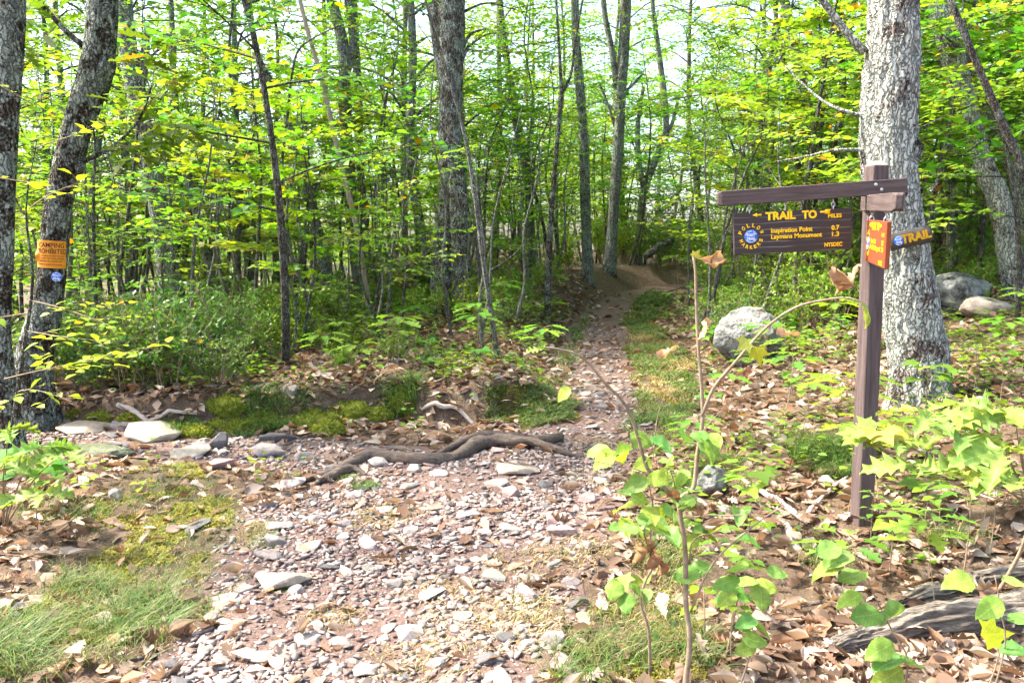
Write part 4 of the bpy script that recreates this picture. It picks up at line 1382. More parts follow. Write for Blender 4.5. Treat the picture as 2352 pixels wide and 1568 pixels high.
# loose stones one by one: the largest of the gravel
LP = []
_y = 2.75 + 7.5 * rng.random(9000) ** 1.6; _x = -6 + 8 * rng.random(9000)
_k = (trail_d(_x, _y) < -.06) & (np.abs(_x / _y) < .66) & ~((_x < -.2) & (_y > 7))
for x, y in zip(_x[_k], _y[_k]):
    if len(LP) >= 250: break
    if any((x - a) ** 2 + (y - b) ** 2 < (r_ + .05) ** 2 for a, b, r_ in hs_xy): continue
    sz = (.05 + .10 * rng.random() ** 2.0) * (1.0 + .04 * y)
    if any((x - a) ** 2 + (y - b) ** 2 < (.5 * (sz + c)) ** 2 for a, b, c in LP): continue
    LP.append((x, y, sz))
for x, y, sz in LP:
    pool = S_FLAT + S_FLAT + S_BLOCK + S_DARK + S_RED[:1] + S_TAN
    me = pool[int(rng.integers(len(pool)))]
    e = terrain_rot(x, y, rng.random() * 6.28)
    o = ob("loose_stone", me, None, (x, y, float(hz(x, y)) + sz * .06), e, (sz, sz * (.7 + .5 * rng.random()), sz * (.6 + .5 * rng.random())))
    o.rotation_euler.rotate_axis('X', rng.normal() * .15)
    px = 1176 + F * x / y
    sk = "flat grey" if me in S_FLAT else ("chunky grey" if me in S_BLOCK else ("dark grey" if me in S_DARK else ("reddish" if me in S_RED else "thin tan")))
    where = "on the left trail fork" if x < -1.9 and y > 4.8 else ("at the front of the stony trail" if y < 4 else ("in the middle of the stony trail" if y < 5.8 else "on the trail beyond the exposed roots"))
    tag(o, "small " + sk + " loose stone " + where, "stone", "loose stones on the trail")

# gravel: past counting
GV = [hull_stone(500 + i, (.24, .34, .45)[i % 3], 9, .7) for i in range(8)]
n = 42000
gx_ = -6.5 + 8.7 * rng.random(n * 4); gyy = 2.5 + 12 * rng.random(n * 4) ** 1.9
td = trail_d(gx_, gyy)
dens = sst(.10, -.30, td) * (.30 + .70 * sst(.36, .58, vn(gx_ * 1.5, gyy * 1.5, 7, 31))) * (1 - .45 * sst(7, 9, gyy)) * np.where((gx_ < .1) & (gyy > bank_y(gx_) - .05), 0, 1)
ok = (rng.random(len(gx_)) < dens)
gx_, gyy = gx_[ok][:n], gyy[ok][:n]
gmb = MB()
N_ = len(gx_)
sz = (.010 + .042 * rng.random(N_) ** 2.6) * (.95 + .07 * gyy)
zz = hz(gx_, gyy)
which = rng.integers(0, 8, N_)
pal = np.array([[.31, .265, .24], [.38, .335, .305], [.27, .215, .195], [.33, .245, .215], [.44, .395, .36], [.19, .17, .16], [.35, .275, .245], [.22, .15, .13]])
for k in range(8):
    m = which == k
    v, f = GV[k]
    M_ = m.sum()
    a = rng.random(M_) * 6.28
    c_, s_ = np.cos(a)[:, None], np.sin(a)[:, None]
    tl_ = rng.normal(size=(M_, 2, 1)) * .25
    vx = v[None, :, 0] * c_ - v[None, :, 1] * s_; vy = v[None, :, 0] * s_ + v[None, :, 1] * c_
    vz = v[None, :, 2] + vx * tl_[:, 0] + vy * tl_[:, 1]
    S_ = sz[m][:, None]
    P = np.stack([gx_[m][:, None] + vx * S_, gyy[m][:, None] + vy * S_, zz[m][:, None] + vz * S_ + S_ * .06 + .005], -1)
    ff = f[None] + (np.arange(M_) * len(v))[:, None, None]
    cc_ = pal[rng.integers(0, len(pal), M_)] * (1 + .16 * rng.normal(size=(M_, 1)))
    gmb.add(P.reshape(-1, 3), ff.reshape(-1, 3), np.repeat(np.clip(cc_ * np.array([.86, .84, .82]), .06, .6), len(v), 0))
gr = ob("gravel", gmb.mesh("gravel", M_GRAVEL)); gr["kind"] = "stuff"
gr["label"] = "grey and pinkish gravel chips covering the trail"; gr["category"] = "gravel"

# ================================================================== ROOTS, LOGS, STICKS
def ground_path(pts, lift):
    P = np.array([G(*p) for p in pts])
    P[:, 2] += lift
    return P


def strand(root, base, pts, r, name="root_strand", mat_=M_ROOT, lift=None, seg=14, n=44, bark=.006, lump=.22, arch=0.0, part=True):
    P = ground_path(pts, 0)
    sp = spline(P, n)
    t = np.linspace(0, 1, n)
    rr = np.interp(t, np.linspace(0, 1, len(r)), r)
    sp[:, 2] = np.maximum(hz(sp[:, 0], sp[:, 1]), sp[:, 2] - .05) + rr * .35 + arch * np.sin(t * math.pi)
    sp[:, 2] += .012 * fbm(t * 5, t * 0, 0, len(pts), 2) * 2
    v, f = tube(sp - base, rr, seg, bark=bark, cell=.018, stretch=7, lump=lump, seed=int(pts[0][0]) % 37)
    mb = MB(); mb.add(v, f)
    return ob(name, mb.mesh(name, mat_, True), root)


b0 = G(1046, 1060)
rt = thing("exposed_root", "gnarled grey-brown exposed tree root snaking across the trail", "root", b0)
for pts, r, ar in [
    ([(694, 1108), (766, 1089), (820, 1066), (854, 1056), (899, 1062), (967, 1068), (1019, 1062), (1050, 1056)], [.008, .02, .026, .032, .034, .034, .034, .03], .02),
    ([(1040, 1060), (1087, 1040), (1138, 1030), (1189, 1034), (1224, 1034), (1258, 1042), (1299, 1049), (1340, 1050)], [.03, .040, .040, .036, .030, .022, .018, .010], .05),
    ([(1001, 1046), (1070, 1030), (1121, 1020), (1189, 1020), (1246, 1012)], [.012, .026, .030, .028, .014], .05),
    ([(725, 1114), (779, 1097), (807, 1088), (841, 1092)], [.010, .024, .026, .010], .02),
    ([(1190, 1030), (1235, 1026), (1268, 1022), (1284, 1012), (1280, 1004)], [.030, .030, .030, .032, .020], .03),
    ([(1083, 1014), (1135, 998), (1164, 990)], [.012, .014, .008], .0),
    ([(950, 1042), (905, 1036), (860, 1044)], [.012, .014, .008], .01)]:
    strand(rt, b0, pts, [q * 1.35 for q in r], arch=ar * 1.3, lump=.30, bark=.009)


def single(name, label, cat, pts, r, mat_, **kw):
    P = G(*pts[0])
    root = thing(name, label, cat, P)
    strand(root, P, pts, r, "shaft", mat_, **kw)
    return root


single("trail_root", "short root crossing the trail just beyond the mossy mound", "root", [(1300, 903), (1345, 899), (1390, 904), (1440, 914)], [.014, .030, .030, .010], M_ROOT)
single("trail_root", "smaller root crossing the trail farther up", "root", [(1342, 826), (1365, 821), (1395, 823), (1440, 824)], [.012, .030, .024, .010], M_ROOT)
single("trail_root", "thin root lying across the left fork gravel", "root", [(590, 1046), (640, 1030), (730, 1000)], [.014, .016, .006], M_ROOT)
single("bank_root", "bare root poking from the eroded bank hole", "root", [(972, 945), (1010, 955), (1050, 965), (1088, 976)], [.016, .022, .020, .014], M_STICK, arch=.10)
yst = thing("fallen_branch", "bleached Y-shaped branch lying below the bank on the left", "branch", G(340, 974))
strand(yst, G(340, 974), [(272, 936), (300, 950), (340, 974)], [.022, .026, .020], "shaft", M_STICK, arch=.03)
strand(yst, G(340, 974), [(338, 974), (380, 962), (452, 957)], [.016, .020, .008], "shaft", M_STICK, arch=.03)
single("pale_stick", "long pale bare stick in the leaves left of the signpost", "stick", [(1672, 1092), (1730, 1130), (1790, 1165), (1852, 1198)], [.008, .014, .018, .014], M_STICK, arch=.03)
single("pale_stick", "short pale stick leaning towards the signpost foot", "stick", [(1856, 1182), (1900, 1142), (1946, 1098)], [.013, .012, .008], M_STICK, arch=.03)
single("broken_stub", "splintered grey wood stub among leaves below the pale stick", "stub", [(1806, 1208), (1818, 1240), (1832, 1272)], [.010, .026, .022], M_STICK, bark=.010)
single("broken_stub", "splintered white wood stub at the bottom photo edge", "stub", [(1898, 1532), (1925, 1555), (1960, 1590)], [.012, .026, .028], M_STICK, bark=.010)
single("thin_stick", "thin tan stick on bare soil at the bottom left of the trail", "stick", [(381, 1534), (440, 1540), (526, 1538)], [.007, .009, .005], M_STICK)
single("dark_stick", "dark twig lying in the leaves above the rotten logs", "stick", [(1780, 1388), (1840, 1392), (1905, 1378)], [.008, .012, .008], M_ROOT)
single("dark_stick", "crooked dead branch on the slope right of the big tree", "stick", [(2130, 870), (2180, 830), (2260, 836), (2350, 842)], [.010, .016, .016, .012], M_ROOT, arch=.10)
single("dark_stick", "grey stick on the leaf litter near the white boulder", "stick", [(1560, 848), (1610, 850), (1660, 856)], [.008, .010, .006], M_STICK)
single("standing_stub", "small grey upright stub in the leaves right of the trail", "stub", [(2093, 1116), (2094, 1117)], [.01, .01], M_STICK) if False else None


def fallen(name, label, a, b, r0, r1, mat_, cat="log"):
    base = np.array([a[0], a[1], float(hz(a[0], a[1]))])
    root = thing(name, label, cat, base)
    P = spline([a, (np.array(a) + b) / 2 + [0, 0, .05], b], 24)
    v, f = tube(P - base, np.linspace(r0, r1, 24), 16, bark=.012, cell=.03, lump=.12, seed=3)
    mb = MB(); mb.add(v, f); ob("trunk", mb.mesh(name, mat_, True), root)


fallen("fallen_log", "white fallen trunk in the woods right of the camping tree", at(135, 775, 13.5), at(272, 732, 15), .09, .08, M_STICK)
fallen("fallen_log", "dark dead log leaning in the brush by the far trail", at(1485, 588, 21), at(1545, 552, 21.5), .09, .07, M_BARKD)
fallen("fallen_log", "brown fallen log in the brush left of the twin trunk", at(930, 700, 14.2), at(1010, 693, 14.6), .08, .10, M_BARKD)

for lbl, pts, r in [
    ("upper weathered rotten log at the bottom right corner", [(2058, 1400), (2110, 1382), (2176, 1366), (2260, 1345), (2400, 1318)], [.020, .040, .046, .050, .055]),
    ("lower weathered rotten log split along its length, bottom right", [(1880, 1508), (1960, 1484), (2062, 1462), (2213, 1438), (2330, 1424), (2450, 1410)], [.010, .040, .062, .075, .082, .085])]:
    P = ground_path(pts, 0)
    base = P[0].copy()
    root = thing("rotten_log", lbl, "log", base)
    sp = spline(P, 120)
    t = np.linspace(0, 1, 120)
    rr = np.interp(t, np.linspace(0, 1, len(r)), r)
    sp[:, 2] = hz(sp[:, 0], sp[:, 1]) + rr * .55
    v, f = tube(sp - base, rr, 90, bark=.034, cell=.016, stretch=18, lump=.40, seed=9)
    mb = MB(); mb.add(v, f); ob("shaft", mb.mesh("rotten_log", M_LOG, True), root)
    for k in range(3):
        tt = .15 + .25 * k
        i0 = int(tt * 118); i1 = min(119, i0 + 45)
        q = sp[i0:i1:5] - base
        q = q + np.array([.0, -.8, .35]) * np.interp(np.arange(len(q)), [0, len(q)], [.02, .05])[:, None] * (1 if k % 2 else .6) * rr[i0] / .06
        v, f = tube(q, np.interp(np.linspace(0, 1, len(q)), [0, .5, 1], [.003, .016, .004]), 8, bark=.006, cell=.012, lump=.3, seed=k)
        mb = MB(); mb.add(v, f); ob("splinter", mb.mesh("splinter", M_LOG, True), root)

# ================================================================== MOSS
for px, py, w, h, lb in [(545, 985, 90, 30, "bright moss cushion left of the hanging grass"), (600, 978, 90, 40, "grassy moss hump on the bank lip"), (700, 982, 120, 44, "long dark green moss mat along the bank lip"),
                         (752, 1000, 80, 40, "yellow-green moss pad hanging lowest on the bank"), (800, 955, 110, 44, "deep green moss on the bank right of the yellow pad"), (925, 950, 90, 60, "mossy grass-topped knob beside the bank hole"),
                         (300, 970, 70, 26, "moss cushion behind the ledge block"), (232, 968, 70, 26, "moss cushion on the left trail ledge"), (515, 940, 90, 40, "moss hump under plants above the bank"), (170, 960, 40, 26, "small moss cushion near the camping tree foot")] + [(395 + 52 * i, 1000 - 5 * i + (8 if i % 2 else 0), 76, 34, "mossy lump of the bank lip, %s from its left end" % w_) for i, w_ in enumerate(("first", "second", "third", "fourth", "fifth", "sixth", "seventh", "eighth", "ninth", "tenth"))]:
    g = G(px, py)
    s = w * g[1] / F / 2; hh = h * g[1] / F
    bm = bmesh.new(); bmesh.ops.create_icosphere(bm, subdivisions=4, radius=1)
    Q = np.array([v.co[:] for v in bm.verts])
    n = 1 + .5 * fbm(Q[:, 0] * 2 + px, Q[:, 1] * 2, Q[:, 2] * 2, 3, 4) + .10 * vn(Q[:, 0] * 11 + px, Q[:, 1] * 11, Q[:, 2] * 11)
    Q = Q * n[:, None] * np.array([s, s * .6, hh * .7])
    for v, c in zip(bm.verts, Q): v.co = c
    me = bpy.data.meshes.new("moss"); bm.to_mesh(me)
    P = np.array([v.co[:] for v in bm.verts]); bm.free()
    c4 = np.ones((len(P), 4), np.float32); a = me.attributes.new("Col", 'FLOAT_COLOR', 'POINT'); a.data.foreach_set("color", c4.ravel())
    me.materials.append(M_MOSS)
    root = thing("moss_cushion", lb, "moss", (g[0], g[1] + .04, g[2]))
    ob("cushion", me, root)
    # short fibres standing up from it
    k = 900
    ii = rng.integers(0, len(P), k); ii = ii[P[ii, 2] > -.2 * hh]
    nrm = unit(P[ii] * np.array([1 / s, 1.6 / s, 1.2 / hh])) + rng.normal(size=(len(ii), 3)) * .4
    fm = MB()
    leaves(fm, 'far', P[ii] * .99, nrm, rnd_unit(len(ii)), .014 + .016 * rng.random(len(ii)), np.array([.24, .26, .026]) * (1 + .35 * rng.normal(size=(len(ii), 1))).clip(.3, 2))
    f_ = ob("fibres", fm.mesh("moss_fibres", M_GRASS), root); f_["kind"] = "stuff"

# ================================================================== LEAF LITTER, GRASS, GROUND COVER
def scatter(n, x0, x1, y0, y1, p=1.6):
    return x0 + (x1 - x0) * rng.random(n), y0 + (y1 - y0) * rng.random(n) ** p


LIT = np.array([[.30, .215, .155], [.38, .285, .215], [.24, .16, .11], [.44, .35, .28], [.19, .115, .075], [.33, .20, .125], [.15, .10, .068], [.50, .41, .33]])
n = 52000
x, y = scatter(n * 2, -11, 12, 1.9, 19, 1.75)
x = np.concatenate([-6 + 7 * rng.random(9000), x]); y = np.concatenate([6.8 + 3.4 * rng.random(9000), y])
keep = np.abs(x) < y * .72 + .6
x, y = x[keep], y[keep]
td = trail_d(x, y)
cl = vn(x * 1.6, y * 1.6, 3, 77)
verge = poly([(0, 1568), (60, 1400), (190, 1190), (300, 1080), (440, 1060), (530, 1130), (540, 1200), (430, 1330), (300, 1480), (260, 1568)])
grassR = poly([(1230, 1568), (1340, 1440), (1450, 1340), (1490, 1180), (1580, 1190), (1610, 1400), (1620, 1568)])
mound = poly([(1085, 965), (1110, 912), (1200, 888), (1310, 915), (1335, 960), (1200, 990)])
stripR = poly([(1450, 1010), (1465, 850), (1440, 740), (1500, 730), (1590, 820), (1600, 960), (1560, 1020)])
stripT = poly([(1425, 735), (1500, 668), (1545, 690), (1490, 745)])
stripL = poly([(1210, 870), (1290, 800), (1340, 730), (1360, 690), (1330, 800), (1300, 870)])
inG = inpoly(verge, x, y) | inpoly(mound, x, y) | inpoly(stripR, x, y) | inpoly(grassR, x, y)
pr = np.where(td > .02, 1.0, np.where(td > -.25, .34, .12 + .14 * (cl > .6)))
pr = np.where(inG, np.where(inpoly(stripR, x, y), .03, .30), pr) * (.55 + .45 * sst(.3, .6, cl))
k = rng.random(len(x)) < pr
x, y = x[k][:n], y[k][:n]
N_ = len(x)
lm = MB()
z = hz(x, y) + .006 + .035 * rng.random(N_) ** 2 * (trail_d(x, y) > 0)
th = rng.random(N_) * 6.28
d = np.stack([np.cos(th), np.sin(th), rng.normal(size=N_) * .30], -1)
nr = unit(np.array([0, 0, 1.0]) + rng.normal(size=(N_, 3)) * .38)
sz = (.055 + .06 * rng.random(N_)) * (1 + .035 * y)
c = LIT[rng.integers(0, len(LIT), N_)] * (1 + .18 * rng.normal(size=(N_, 1)))
c = np.clip(c * .86, .03, .6)
half = rng.random(N_) < .5
near = y < 6.5
cu = rng.normal(size=N_) * .55
for m, kind in ((near & half, 'oak'), (near & ~half, 'ovate'), (~near & half, 'ovate'), (~near & ~half, 'far')):
    leaves(lm, kind, np.stack([x, y, z], -1)[m], d[m], nr[m], sz[m], c[m], cu[m])
o = ob("leaf_litter", lm.mesh("leaf_litter", M_DRY)); o["kind"] = "stuff"
o["label"] = "brown fallen oak and beech leaves covering the forest floor"; o["category"] = "leaf litter"

# grass blades
def blades(mb, x, y, h, lean, col, w=.0022, dirs=None):
    n = len(x)
    z = hz(x, y)
    a = rng.random(n) * 6.28 if dirs is None else dirs + rng.normal(size=n) * .7
    L = np.stack([np.cos(a), np.sin(a), 0 * a], -1)
    sd = np.stack([-np.sin(a + .6), np.cos(a + .6), 0 * a], -1)
    b = np.stack([x, y, z - .005], -1)
    w = w * (1 + .12 * y)
    wv = (sd * np.broadcast_to(w, (n,))[:, None])
    p1 = b + np.array([0, 0, 1.0]) * (h * .55)[:, None] + L * (h * lean * .30)[:, None]
    p2 = b + np.array([0, 0, 1.0]) * (h * .80)[:, None] + L * (h * lean * .80)[:, None]
    p3 = b + np.array([0, 0, 1.0]) * (h * (.85 - .2 * lean))[:, None] + L * (h * lean * 1.35)[:, None]
    V = np.stack([b - wv, b + wv, p1 - wv * .9, p1 + wv * .9, p2 - wv * .6, p2 + wv * .6, p3], 1)
    f = np.array([(0, 1, 3), (0, 3, 2), (2, 3, 5), (2, 5, 4), (4, 5, 6)])
    f = f[None] + (np.arange(n) * 7)[:, None, None]
    mb.add(V.reshape(-1, 3), f.reshape(-1, 3), np.repeat(col, 7, 0))


GRS = np.array([[.075, .165, .03], [.05, .13, .025], [.10, .18, .035], [.13, .19, .045], [.24, .21, .09], [.17, .20, .06]])
STR = np.array([[.42, .32, .16], [.36, .26, .12], [.46, .37, .20], [.30, .22, .09]])
gm = MB()


def grass_poly(P, n, h0, h1, straw, lean=.9, clump=.5, seed=0, w=.0020):
    lo, hi = P.min(0), P.max(0)
    x = lo[0] + (hi[0] - lo[0]) * rng.random(n * 5); y = lo[1] + (hi[1] - lo[1]) * rng.random(n * 5)
    dx_ = (fbm(x * 3, y * 3, 2, 50) * .5)
    k = inpoly(P, x + dx_, y + dx_) & (vn(x * 5, y * 5, seed, 60) > clump * rng.random(len(x)) + .18)
    x, y = x[k][:n], y[k][:n]
    m = len(x)
    if m == 0: return
    ss = vn(x * 1.8, y * 1.8, seed + 4, 61)
    isst = rng.random(m) < np.clip(straw + (ss - .5) * 1.6, 0, 1)
    c = np.where(isst[:, None], STR[rng.integers(0, 4, m)], GRS[rng.integers(0, 6, m)]) * (1 + .2 * rng.normal(size=(m, 1))).clip(.5, 1.6)
    h = h0 + (h1 - h0) * rng.random(m) * (.4 + .9 * vn(x * 3, y * 3, seed, 62))
    h = np.where(isst, h * .6, h)
    blades(gm, x, y, h, .6 + lean * rng.random(m), c, w, None)


grass_poly(verge, 3400, .02, .09, .40, 1.3, 1.0, 1, .0011)
grass_poly(poly([(0, 1568), (0, 1500), (150, 1330), (300, 1330), (420, 1400), (380, 1500), (290, 1568)]), 2300, .05, .15, .15, 1.4, 1.0, 2, .0012)
grass_poly(poly([(430, 1330), (560, 1200), (600, 1260), (520, 1420), (330, 1520)]), 2600, .02, .07, .85, 1.3, .8, 3, .0013)
grass_poly(grassR, 2800, .04, .13, .28, 1.1, .8, 4, .0015)
grass_poly(mound, 6000, .03, .08, .45, 1.1, .5, 5, .0024)
grass_poly(stripR, 15000, .04, .10, .42, 1.1, .45, 6, .0030)
grass_poly(stripT, 3500, .06, .16, .15, 1.0, .3, 7, .0035)
grass_poly(stripL, 2500, .05, .14, .2, 1.0, .4, 7, .0022)
for (px, py, wx, n_, h_, st) in [(600, 975, .30, 1500, .26, .05), (415, 995, .16, 900, .24, .05), (925, 935, .22, 1400, .30, .05), (700, 960, .25, 700, .2, .1), (1895, 1050, .32, 1400, .30, .08), (1930, 1090, .25, 800, .24, .08), (1660, 1075, .22, 900, .2, .45), (1690, 1110, .2, 600, .2, .5),
                                 (900, 1180, .22, 700, .07, .9), (850, 1205, .2, 500, .06, .8), (790, 1100, .12, 250, .08, .1), (840, 1120, .12, 250, .09, .05), (1130, 1440, .35, 1100, .09, .95), (1230, 1300, .30, 900, .08, .9), (1000, 1360, .2, 500, .07, .9), (1320, 1260, .25, 600, .08, .85),
                                 (960, 1530, .25, 600, .08, .9), (760, 1420, .15, 350, .08, .9), (1200, 1400, .25, 700, .09, .8), (1380, 1100, .3, 900, .07, .85), (1390, 1020, .35, 900, .07, .8), (1900, 1290, .2, 250, .16, .2), (2180, 1240, .2, 300, .18, .2), (1530, 1120, .25, 800, .16, .25), (560, 1000, .15, 300, .12, .1),
                                 (1250, 880, .3, 500, .12, .2), (150, 1180, .35, 900, .1, .3), (650, 1350, .1, 200, .06, .3)]:
    g = G(px, py)
    n_ = int(n_ * (.6 if st < .5 else .6))
    r_ = wx * (.75 if st < .5 else 1.0) * rng.random(n_) ** .6; a = rng.random(n_) * 6.28
    x = g[0] + r_ * np.cos(a); y = g[1] + r_ * np.sin(a) * .8
    isst = rng.random(n_) < st
    c = np.where(isst[:, None], STR[rng.integers(0, 4, n_)], GRS[rng.integers(0, 4, n_)]) * (1 + .2 * rng.normal(size=(n_, 1))).clip(.5, 1.6)
    blades(gm, x, y, h_ * (.62 if st < .5 else .45) * (.5 + .6 * rng.random(n_)), .7 + 1.0 * rng.random(n_), c, .0015)
for P_, n_ in ((verge, 16000), (mound, 9000), (stripR, 16000), (grassR, 4000)):
    lo, hi = P_.min(0), P_.max(0)
    x = lo[0] + (hi[0] - lo[0]) * rng.random(n_ * 4); y = lo[1] + (hi[1] - lo[1]) * rng.random(n_ * 4)
    k = inpoly(P_, x, y) & (vn(x * 4, y * 4, 9, 71) + .3 * vn(x * 13, y * 13, 9, 72) > .62)
    x, y = x[k][:n_], y[k][:n_]; m_ = len(x)
    c = np.array([.22, .22, .028]) * (1 + .3 * rng.normal(size=(m_, 1))).clip(.4, 1.8) + np.array([.05, 0, 0]) * rng.random((m_, 1))
    blades(gm, x, y, .010 + .014 * rng.random(m_), .5 + rng.random(m_), c, .0032)
o = ob("grass", gm.mesh("grass", M_GRASS)); o["kind"] = "stuff"
o["label"] = "thin green and straw coloured grass along the trail edges"; o["category"] = "grass"

# low leafy ground cover: small stems with a few leaves
cm = MB()
n = 7000
x, y = scatter(n * 2, -9, 10, 3.6, 16, 1.35)
td = trail_d(x, y); cl = vn(x * .9, y * .9, 5, 81)
pxx = 1176 + F * x / y
bankA = (y > bank_y(x) + .1) & (x < tcx(y) - thw(y))
slopeR = (x > tcx(y) + thw(y) + .25)
pr = np.where(bankA, .9, np.where(slopeR, .62 * sst(3.4, 6.5, y + .3 * (x < 2)) * (np.hypot(x - 2.5, y - 8.6) > .8), .18)) * sst(.38, .58, cl) * (td > .12) * (np.abs(pxx - 1176) < 1300) * ~(inpoly(mound, x, y) | inpoly(stripR, x, y) | inpoly(verge, x, y))
k = rng.random(len(x)) < pr
x, y = x[k][:n], y[k][:n]
z = hz(x, y)
P, D_, Nn, S_, Cc = [], [], [], [], []
for j in range(6):
    h = (.05 + .20 * rng.random(len(x))) * (.5 + .1 * j)
    a = rng.random(len(x)) * 6.28
    P.append(np.stack([x + .05 * np.cos(a) + .02 * rng.normal(size=len(x)), y + .05 * np.sin(a), z + h], -1))
    D_.append(np.stack([np.cos(a), np.sin(a), .1 + 0 * a], -1)); Nn.append(unit(np.array([0, 0, 1.0]) + rng.normal(size=(len(x), 3)) * .35))
    S_.append((.028 + .035 * rng.random(len(x))) * (1 + .04 * y)); Cc.append(pick(np.concatenate([GREEN_M, GREEN_Y[:2], GREEN_D[:1]]), len(x), .2, .02))
leaves(cm, 'ovate', np.concatenate(P), np.concatenate(D_), np.concatenate(Nn), np.concatenate(S_), np.concatenate(Cc))
o = ob("ground_cover", cm.mesh("ground_cover", M_LEAF)); o["kind"] = "stuff"
o["label"] = "low green leafy ground cover on the bank and right slope"; o["category"] = "ground cover"

# ================================================================== SHRUBS AND SEEDLINGS
def shrub_mesh(i, H, Rr, nst, ls, pal, kind='far', dens=1.0):
    W, Lf = MB(), MB()
    for s in range(nst):
        a = rng.random() * 6.28; q = Rr * math.sqrt(rng.random())
        b = np.array([.25 * q * math.cos(a), .25 * q * math.sin(a), -.04])
        e = np.array([q * math.cos(a), q * math.sin(a), H * (.55 + .5 * rng.random())])
        m = (b + e) / 2 + np.array([rng.normal() * .05, rng.normal() * .05, .08 * H])
        ax = spline([b, m, e], 8)
        W.add(*tube(ax, np.linspace(.006, .002, 8), 3, cap=False))
        for j in range(7):
            t = .30 + .70 * rng.random()
            p = np.array([np.interp(t, np.linspace(0, 1, 8), ax[:, k]) for k in range(3)])
            dd = unit(np.array([rng.normal(), rng.normal(), .35 + .3 * rng.normal()]))
            Lt = H * (.12 + .18 * rng.random())
            W.add(*tube(np.array([p, p + dd * Lt]), np.array([.0025, .001]), 3, cap=False))
            m_ = int(9 * dens)
            sgm = rng.random(m_)
            pos = p + dd * (sgm * Lt)[:, None]
            ld = unit(dd * .5 + rng.normal(size=(m_, 3)) * .8)
            nn_ = unit(np.array([0, 0, 1.0]) + rng.normal(size=(m_, 3)) * .45)
            leaves(Lf, kind, pos, ld, nn_, ls * (.7 + .6 * rng.random(m_)), pick(pal, m_, .2, .012))
    return W.mesh("shrub%d_stems" % i, M_TWIG, True), Lf.mesh("shrub%d_leaves" % i, M_SHRUB)


SH = [shrub_mesh(0, .75, .55, 16, .045, GREEN_D), shrub_mesh(1, .55, .5, 14, .042, GREEN_D), shrub_mesh(2, .95, .6, 16, .05, np.concatenate([GREEN_D, GREEN_M[:2]])),
      shrub_mesh(3, .5, .45, 12, .055, GREEN_M), shrub_mesh(4, .8, .55, 12, .06, np.concatenate([GREEN_M, GREEN_Y])), shrub_mesh(5, 1.2, .6, 14, .06, np.concatenate([GREEN_M, GREEN_Y[:2]]))]
SHN = ["dark glossy bush", "low dark bush", "tall dark twiggy bush", "low green bush", "light green bush", "tall light green bush"]


def put_shrub(k, x, y, sc):
    root = thing("shrub", ("%s %s %s" % ("near" if y < 10.5 else ("mid-distance" if y < 14 else "far-off"), SHN[k], zone(x, y))), "shrub", (x, y, float(hz(x, y))), rng.random() * 6.28, "bushes of the undergrowth", sc)
    ob("stems", SH[k][0], root)["kind"] = "stuff"
    ob("foliage", SH[k][1], root)


shp = []
# thicket beside the camping tree, then the brush along the trail and the right slope
def region(n, pxr, yr, ks, sc=(.8, 1.2), mind=.33):
    c = t = 0
    while c < n and t < n * 40:
        t += 1
        y = yr[0] + (yr[1] - yr[0]) * rng.random(); px = pxr[0] + (pxr[1] - pxr[0]) * rng.random()
        x = (px - 1176) / F * y
        if abs(x - tcx(y)) < thw(y) + .75 or not far_enough(x, y, shp, mind): continue
        if y < 21 and 1380 < px < 1620: continue
        if y < bank_y(x) + .22 and x < .6: continue
        shp.append((x, y)); c += 1
        put_shrub(int(ks[int(rng.integers(len(ks)))]), x, y, sc[0] + (sc[1] - sc[0]) * rng.random())


region(30, (110, 540), (7.25, 9.6), (0, 0, 1, 2), (.7, 1.1), .28)
region(8, (560, 1000), (8.0, 10.0), (1, 3, 3), (.45, .7), .4)
region(20, (500, 800), (9.5, 12.5), (1, 2, 4, 3), (.7, 1.1))
region(13, (780, 1180), (11, 14.5), (2, 3, 4, 3), (.5, .9))
region(15, (1080, 1320), (11.5, 17), (0, 1, 3, 4), (.6, .95))
region(24, (200, 1300), (14, 22), (4, 3, 3, 4), (.8, 1.2), .5)
region(16, (1640, 1760), (11.5, 16), (3, 4, 3, 1), (.6, 1.0), .4)
region(12, (1640, 1760), (16, 22), (3, 4, 5), (.8, 1.2), .5)
region(30, (1640, 2010), (10.6, 16), (2, 3, 4, 5, 0), (.8, 1.3), .4)
region(18, (2120, 2400), (10.0, 14), (3, 4, 5, 1), (.6, 1.0), .4)
region(20, (1380, 1640), (24.6, 31), (4, 4, 5, 5), (1.2, 2.0), .7)
region(34, (1200, 2352), (27, 50), (4, 5), (1.5, 2.6), 1.6)
region(40, (1440, 2352), (15, 26), (4, 5, 2, 3), (1.1, 1.8), .6)

# thin bare stems standing in the brush
M_STEM = m_bark("bark_thin_stem", (.16, .14, .115), (.42, .385, .33), (.52, .55, .48), .45, 2.5)
BS = []
for i in range(5):
    W = MB()
    H = (2.4, 3.2, 1.8, 4.0, 2.8)[i]
    pts = np.zeros((5, 3)); pts[:, 2] = np.linspace(-.05, H, 5); pts[1:, :2] = np.cumsum(rng.normal(size=(4, 2)) * .07 * H, 0) * .6
    ax = spline(pts, 16)
    W.add(*tube(ax, np.linspace(.016 + .003 * H, .004, 16), 6, lump=.1, seed=i, cap=False))
    for j in range(7):
        p = ax[int(3 + 12 * rng.random())]; d = unit(np.array([rng.normal(), rng.normal(), .9])); Lt = .3 + .5 * rng.random()
        q = spline([p, p + d * Lt * .5, p + d * Lt + np.array([0, 0, .12])], 5)
        W.add(*tube(q, np.linspace(.006, .0015, 5), 4, cap=False))
    BS.append(W.mesh("bare_stem%d" % i, M_STEM, True))
bsp = []
tries = 0
